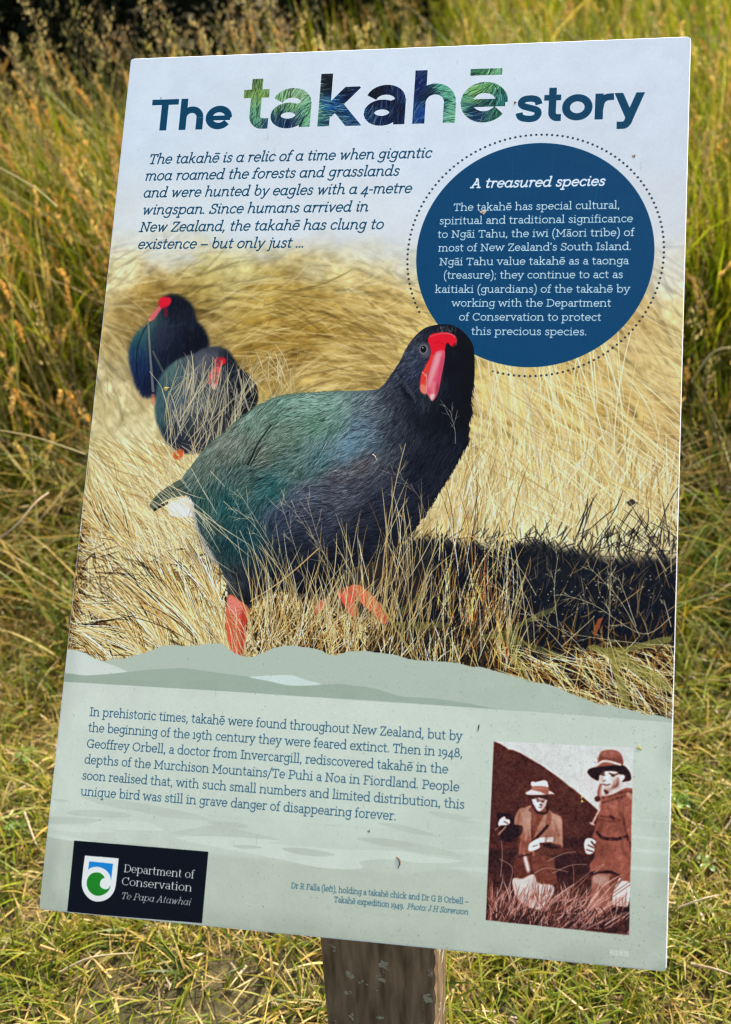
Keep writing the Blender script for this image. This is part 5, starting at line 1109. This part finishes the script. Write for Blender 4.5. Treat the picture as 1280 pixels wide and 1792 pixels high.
# flat dry litter between the blades
n = 9000; B = lawn_pts(n,-1.2,1.2,.7,2.4); B[:,2] = R.uniform(.002,.022,n)
v = blades(B, R.uniform(0,6.283,n), R.uniform(4,9,n), R.uniform(-2,2,n), R.uniform(.003,.008,n), R.uniform(.002,.0042,n), pick(STRA+BRN+BRN,n), pick(STRA,n), 3)
tag(fast_mesh('grass_litter', *v, M_DRY), kind='stuff')
# tall meadow
def meadow(n, box, hs, ws, pg, lean=(.02,.30), bend=(.0,.5), seg=6, clump=.16, cut=None, seed=4):
    B = lawn_pts(int(n*2.2),*box); B = B[B[:,1] > edge_y(B[:,0])+R.normal(0,.05,len(B))]
    k = noise2(B[:,0]+7,B[:,1]+3,clump,seed); B = B[R.random(len(B)) < .25+1.1*k][:n]; n = len(B)
    if cut is not None: B = B[cut(B)]; n = len(B)
    kk = noise2(B[:,0],B[:,1],.3,9); g_ = R.random(n) < pg+.35*(kk-.5)
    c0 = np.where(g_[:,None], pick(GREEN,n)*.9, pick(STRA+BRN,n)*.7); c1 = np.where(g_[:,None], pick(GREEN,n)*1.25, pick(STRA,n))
    edge = np.clip((B[:,1]-edge_y(B[:,0])+.05)/.55,.18,1)
    H = R.uniform(hs[0],hs[1],n)*edge*(.8+.4*kk)
    return blades(B, R.normal(math.pi*1.2,1.3,n), R.uniform(lean[0],lean[1],n), R.uniform(bend[0],bend[1],n), H, R.uniform(ws[0],ws[1],n), c0, c1, seg)
def left_gap(B): return ~((B[:,0] < -.05+.0*B[:,1]) & (B[:,1] > 3.45+.25*(B[:,0]+.6)))
v = merge([meadow(17000,(-1.3,1.5,1.9,3.6),(.30,.66),(.004,.010),.78,cut=left_gap), meadow(11000,(-2.2,2.8,3.2,6.5),(.3,.62),(.005,.011),.86,cut=left_gap),
           meadow(9000,(-3.5,4,2,9),(.25,.55),(.006,.012),.86,cut=left_gap)])
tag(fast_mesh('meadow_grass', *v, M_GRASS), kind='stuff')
# lodged dry stems at the foot of the meadow
n = 9000; B = lawn_pts(n,-1.5,1.6,1.9,3.0); B = B[(B[:,1]>edge_y(B[:,0])-.06)&(B[:,1]<edge_y(B[:,0])+.75)]; n = len(B); B[:,2] = R.uniform(0,.14,n)
v = blades(B, R.uniform(0,6.283,n), R.uniform(.6,3.2,n), R.uniform(-2.5,2.5,n), R.uniform(.02,.065,n), R.uniform(.002,.0042,n), pick(STRA+BRN+BRN,n), pick(STRA,n), 6)
tag(fast_mesh('lodged_dry_stems', *v, M_DRY), kind='stuff')
# flowering stems: thin stalk with open panicle or narrow orange spike
def heads(n, box, hs, kind, cut=None, edge0=.05):
    B = lawn_pts(n*3,*box); B = B[B[:,1] > edge_y(B[:,0])+edge0]
    if cut is not None: B = B[cut(B)]
    k = noise2(B[:,0]+2,B[:,1]+8,.22,12 if kind else 14); B = B[R.random(len(B)) < .15+1.2*k][:n]; n = len(B)
    az_ = R.normal(math.pi*1.1,1.4,n); lean = R.uniform(.01,.22,n); bend = R.uniform(0,.3,n); H = R.uniform(hs[0],hs[1],n)*np.clip((B[:,1]-edge_y(B[:,0]))/.35,.5,1)
    col = pick([(.34,.33,.13),(.46,.36,.18),(.40,.34,.18)],n)
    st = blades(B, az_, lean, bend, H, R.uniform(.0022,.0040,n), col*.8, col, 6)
    m = 44 if kind == 0 else 34
    pc = pick([(.46,.35,.15),(.34,.24,.11),(.52,.43,.19),(.42,.38,.12),(.36,.25,.13)] if kind == 0 else [(.66,.38,.08),(.58,.34,.09),(.62,.44,.14),(.68,.46,.14),(.50,.32,.10)], n, .2)
    ln = R.uniform(.10,.20,n) if kind == 0 else R.uniform(.05,.10,n)
    tt_ = 1-R.random((n,m))*(ln/H)[:,None]
    hx = (lean[:,None]*tt_+bend[:,None]*tt_**2.2)*H[:,None]; hz = H[:,None]*(tt_-.3*bend[:,None]*tt_**3)
    r_ = (R.uniform(.002,.02,(n,m))*(.5+1.2*(1-tt_)/(ln/H)[:,None])) if kind == 0 else R.uniform(.0,.0045,(n,m))
    a_ = R.uniform(0,6.283,(n,m))
    P_ = np.stack([B[:,0:1]+np.cos(az_)[:,None]*hx+r_*np.cos(a_), B[:,1:2]+np.sin(az_)[:,None]*hx+r_*np.sin(a_), hz+r_*.5],-1).reshape(-1,3)
    q = len(P_); L2 = R.uniform(.006,.013,q) if kind == 0 else R.uniform(.009,.016,q); W2 = L2*R.uniform(.25,.5,q)
    up = np.stack([np.cos(a_.ravel())*R.uniform(0,.7,q), np.sin(a_.ravel())*R.uniform(0,.7,q), np.ones(q)],1); up /= np.linalg.norm(up,axis=1)[:,None]
    sd = np.cross(up, R.normal(0,1,(q,3))); sd /= np.linalg.norm(sd,axis=1)[:,None]
    Vh = np.stack([P_-up*L2[:,None]*.5, P_+sd*W2[:,None]*.5, P_+up*L2[:,None]*.5, P_-sd*W2[:,None]*.5],1).reshape(-1,3)
    Qh = np.arange(q*4).reshape(-1,4); Ch = np.repeat(np.repeat(pc,m,0)*R.uniform(.7,1.25,(q,1)),4,0)
    return st, (Vh,Qh,Ch)
def up_left(B): return (B[:,0] < .25)
pa = []
for args in ((420,(-1.3,1.5,2.1,3.6),(.42,.70),0),(760,(-1.3,.0,2.0,3.4),(.36,.64),1),(380,(0,1.5,2.0,3.4),(.34,.60),1),(170,(-1.6,.15,2.8,3.6),(.62,.84),0,up_left),(260,(-2,2.4,3.4,5.5),(.42,.66),0,left_gap),(260,(-2,2.4,3.3,5),(.4,.6),1,left_gap)):
    pa += list(heads(*args[:4], cut=args[4] if len(args)>4 else None))
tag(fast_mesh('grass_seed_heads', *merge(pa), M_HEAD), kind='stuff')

# ------------------------------------------------------------------ dark shrub behind the meadow, upper left
sh_ = empty('shrub', (-1.15,4.7,0)); tag(sh_, 'dark dense shrub behind the tall grass at upper left', 'shrub')
n = 60000; u = R.normal(0,1,(n,3)); u /= np.linalg.norm(u,axis=1)[:,None]; rad = R.random(n)**.33
P_ = np.array([-1.25,4.55,.75])+u*np.array([1.75,.95,.95])*rad[:,None]*(1+.18*np.sin(u[:,0:1]*7)*np.cos(u[:,2:3]*6)); P_ = P_[P_[:,2]>.03]; n = len(P_)
d1 = R.normal(0,1,(n,3)); d1 /= np.linalg.norm(d1,axis=1)[:,None]; d2 = np.cross(d1,R.normal(0,1,(n,3))); d2 /= np.linalg.norm(d2,axis=1)[:,None]
l = R.uniform(.035,.065,n)[:,None]; w_ = l*.45
Vs = np.stack([P_-d1*l*.5, P_+d2*w_*.5, P_+d1*l*.5, P_-d2*w_*.5],1).reshape(-1,3)
fast_mesh('foliage', Vs, np.arange(n*4).reshape(-1,4), np.repeat(pick([(.010,.015,.004),(.016,.022,.006),(.007,.010,.004)],n),4,0), M_LEAF, sh_)
m_bark = simple('bark', (.12,.09,.06), .9, 30, .4, .6)
V,F = [],[]
for bi in range(7):
    a = R.uniform(0,6.28); le = R.uniform(.6,1.1); o = len(V); p0 = np.array([-1.15,4.75,-.02])+np.array([math.cos(a),math.sin(a),0])*.05; p1 = p0+np.array([math.cos(a)*le*.6, math.sin(a)*le*.45, le])
    for k in range(4):
        t_ = k/3; p = p0*(1-t_)+p1*t_; rr_ = .03*(1-t_*.75)
        for j in range(6): V.append(p+np.array([math.cos(j*1.047),math.sin(j*1.047),0])*rr_)
    for k in range(3):
        for j in range(6): F.append((o+k*6+j,o+k*6+(j+1)%6,o+(k+1)*6+(j+1)%6,o+(k+1)*6+j))
mesh_obj('stems', V, F, m_bark, sh_, True)

# ------------------------------------------------------------------ single plants and fallen stalks in the short grass
def ground_at(px_, py_, z=0.):
    d = ray(px_,py_); return CAM+d*((z-CAM[2])/d[2])
def weed(px_, py_, k, size, label, col):
    p = ground_at(px_,py_,.03); e = empty('broadleaf_weed', (float(p[0]),float(p[1]),0)); tag(e, label, 'weed', 'broadleaf weeds in the short grass')
    for i in range(k):
        a = 6.283*i/k+R.uniform(-.3,.3); s = size*R.uniform(.75,1.15); dx,dy = math.cos(a),math.sin(a); V=[]; F=[]; S=6
        for j in range(S+1):
            t_ = j/S; r_ = s*(.12+t_); w_ = s*.27*math.sin(math.pi*min(.06+t_*.92,1))**.8; z = .016+s*(.75*t_-.55*t_*t_)
            for sg,zz in ((-1,.10),(0,0),(1,.10)): V.append((p[0]+dx*r_-dy*w_*sg, p[1]+dy*r_+dx*w_*sg, z+w_*zz*abs(sg)))
        for j in range(S):
            for c_ in (0,1): F.append((j*3+c_, j*3+c_+1, (j+1)*3+c_+1, (j+1)*3+c_))
        c = np.array(col)*R.uniform(.85,1.15); fast_mesh('leaf', np.array(V), np.array(F), np.tile(c,(len(V),1)), M_WEED, e)
weed(1193,1392,6,.020,'small bright green weed beside the right edge of the board',(.16,.30,.03))
weed(1240,1500,5,.016,'small weed low in the lawn at the right edge of the photo',(.15,.24,.04))
weed(25,1440,6,.018,'green rosette weed by the left edge of the photo',(.13,.23,.03))
weed(45,1310,5,.020,'low leafy weed above the rosette at left of the board',(.12,.21,.03))
weed(110,1120,6,.022,'leafy green weed near the tall grass left of the board',(.11,.22,.03))
def stalk3(pts, z, w, label, col):
    P_ = np.array([ground_at(x,y,zz) for (x,y),zz in zip(pts,z)]); P_ = smooth(P_, False, 5); V=[];F=[]
    for i,p in enumerate(P_):
        t_ = i/(len(P_)-1); d = P_[min(i+1,len(P_)-1)]-P_[max(i-1,0)]; d/=np.linalg.norm(d); s1 = np.cross(d,[0,0,1.]); s1/=np.linalg.norm(s1)+1e-9; s2 = np.cross(s1,d); r_ = w*.5*(1-.5*t_)
        for j in range(6): a = j*math.pi/3; V.append(p+s1*math.cos(a)*r_+s2*math.sin(a)*r_)
    for i in range(len(P_)-1):
        for j in range(6): F.append((i*6+j,i*6+(j+1)%6,(i+1)*6+(j+1)%6,(i+1)*6+j))
    o = fast_mesh('dry_stalk', np.array(V), np.array(F), np.tile(np.array(col),(len(V),1)), M_DRY); tag(o, label, 'stalk', 'dry stalks lying on the grass')
stalk3([(105,1702),(160,1676),(235,1668)],(.03,.045,.04),.0040,'pale dry stalk lying below the lower left corner of the board',(.52,.42,.25))
stalk3([(70,1655),(110,1668)],(.05,.03),.004,'short orange straw near the lower left corner of the board',(.6,.38,.16))
stalk3([(1190,1588),(1235,1572),(1262,1566)],(.03,.045,.03),.0034,'short pale straw lying right of the archive photograph',(.5,.42,.28))
stalk3([(1210,1688),(1250,1696),(1280,1706)],(.03,.045,.04),.005,'brown straw at the lower right edge of the photo',(.42,.32,.2))
stalk3([(42,1420),(60,1470),(70,1490)],(.03,.05,.02),.004,'thin bent straw left of the board by the lawn',(.46,.38,.24))
def stem_at(pts, dist, w, label, col):
    P_ = np.array([CAM+ray(x,y)*d for (x,y),d in zip(pts,dist)]); P_ = smooth(P_, False, 6); V=[];F=[]
    for i,p in enumerate(P_):
        d = P_[min(i+1,len(P_)-1)]-P_[max(i-1,0)]; d/=np.linalg.norm(d); s1 = np.cross(d,[0,0.3,1.]); s1/=np.linalg.norm(s1); s2 = np.cross(s1,d)
        for j in range(6): a = j*math.pi/3; V.append(p+(s1*math.cos(a)+s2*math.sin(a))*w*.5)
    for i in range(len(P_)-1):
        for j in range(6): F.append((i*6+j,i*6+(j+1)%6,(i+1)*6+(j+1)%6,(i+1)*6+j))
    tag(fast_mesh('bent_grass_stem', np.array(V), np.array(F), np.tile(np.array(col),(len(V),1)), M_DRY), label, 'grass stem', 'bent stems in the tall grass')
stem_at([(-30,278),(30,310),(70,335),(100,362)],(2.35,2.3,2.28,2.25),.0026,'pale bent stem crossing the tall grass at the left edge',(.46,.40,.18))
stem_at([(-20,750),(60,765),(150,795)],(2.2,2.18,2.2),.0024,'straight pale stem leaning across the grass beside the printed birds',(.42,.35,.16))
stem_at([(0,942),(30,918),(62,880),(85,862)],(2.1,2.1,2.12,2.15),.0032,'brown bent stem low in the grass left of the bird tail',(.40,.30,.18))
stem_at([(1278,608),(1250,616),(1225,645),(1212,668)],(2.1,2.12,2.14,2.2),.0050,'thick pale curved stem at the right edge of the photo',(.36,.33,.16))

# ------------------------------------------------------------------ bits stuck to the face of the board
def on_face(px_, py_): q = cv((px_,py_)); return q[0]/CW*PW, q[1]/CH*PL
def crumb(px_, py_, r_, name, label, cat, col, squash=.3, el=1., rot=0.):
    u,v = on_face(px_,py_); V=[];F=[]; nn=9
    rings = [(1.,0.),(.85,.35),(.5,.62),(0.,.72)]
    for ri,(a,h) in enumerate(rings[:3]):
        for j in range(nn):
            th = 2*math.pi*j/nn; f = 1+.28*math.sin(3*th+px_)+.15*math.cos(5*th); x = r_*a*f*math.cos(th)*el; y = r_*a*f*math.sin(th)
            V.append(board(u+x*math.cos(rot)-y*math.sin(rot), v+x*math.sin(rot)+y*math.cos(rot), .00004+h*r_*squash*.3))
    V.append(board(u,v,.00004+.72*r_*squash*.3))
    for ri in range(2):
        for j in range(nn): F.append((ri*nn+j, ri*nn+(j+1)%nn, (ri+1)*nn+(j+1)%nn, (ri+1)*nn+j))
    for j in range(nn): F.append((2*nn+j, 2*nn+(j+1)%nn, 3*nn))
    o = mesh_obj(name, V, F, simple(name+'_material', col, .8, 900, .5, .4)); tag(o, label, cat)
crumb(1110,273,.0018,'dirt_spot','brown dirt spot on the white above right of the blue disc','dirt',(.28,.20,.12))
crumb(846,371,.0022,'bird_dropping','small tan smear over the word takah\u0113 on the blue disc','dirt',(.55,.42,.26),.4,1.5)
crumb(902,179,.0016,'seed_husk','tiny brown husk stuck before the word story','seed husk',(.22,.12,.06),.8,.8,.6)
crumb(291,680,.0022,'lichen_speck','yellow speck over the second printed bird','lichen',(.50,.40,.10),.5,1.3,-.3)
crumb(1119,1309,.0020,'lichen_speck','yellow speck right above the archive photograph','lichen',(.60,.52,.16),.5,1.3,.3)
crumb(1019,1395,.0016,'lichen_speck','ochre speck on the hill slope of the archive photograph','lichen',(.55,.38,.08),.6,.8)
crumb(1019,1403,.0013,'lichen_speck','smaller ochre speck just below another on the archive photograph','lichen',(.55,.38,.08),.6,.8)
crumb(646,1455,.0013,'dirt_spot','small brown spot under the end of the story text','dirt',(.26,.20,.13))
crumb(282,171,.0012,'lichen_speck','pale yellow speck above the T of the title','lichen',(.60,.58,.28))
crumb(312,797,.0016,'lichen_speck','yellow speck on the orange foot of the second printed bird','lichen',(.62,.42,.08))
def curl(pts, w, name, label, cat, col):
    q = smooth(np.array([on_face(*p) for p in pts]), False, 6); V=[];F=[]
    for i,(u,v) in enumerate(q):
        t_ = i/(len(q)-1); d = q[min(i+1,len(q)-1)]-q[max(i-1,0)]; d/=np.linalg.norm(d)+1e-9; r_ = w*.5*(.5+.7*math.sin(math.pi*min(t_+.1,1)))
        for j in range(6): a = j*math.pi/3; V.append(board(u-d[1]*math.cos(a)*r_, v+d[0]*math.cos(a)*r_, .00004+r_*.2+math.sin(a)*r_*.2))
    for i in range(len(q)-1):
        for j in range(6): F.append((i*6+j,i*6+(j+1)%6,(i+1)*6+(j+1)%6,(i+1)*6+j))
    o = mesh_obj(name, V, F, simple(name+'_material', col, .8, 600, .4, .4), smooth=True); tag(o, label, cat)
curl([(694,1500),(699,1505),(700,1512),(697,1520)],.0016,'twig','tiny curved brown twig above the caption text','twig',(.20,.11,.05))
curl([(839,1268),(838,1274),(837,1280)],.0011,'seed_hull','dark splinter beside the first line of the story text','splinter',(.09,.08,.07))
curl([(652,795),(657,799),(659,805)],.0010,'plant_fibre','tan fibre on the breast of the large printed bird','fibre',(.50,.38,.24))
print('script', time.time()-T0)
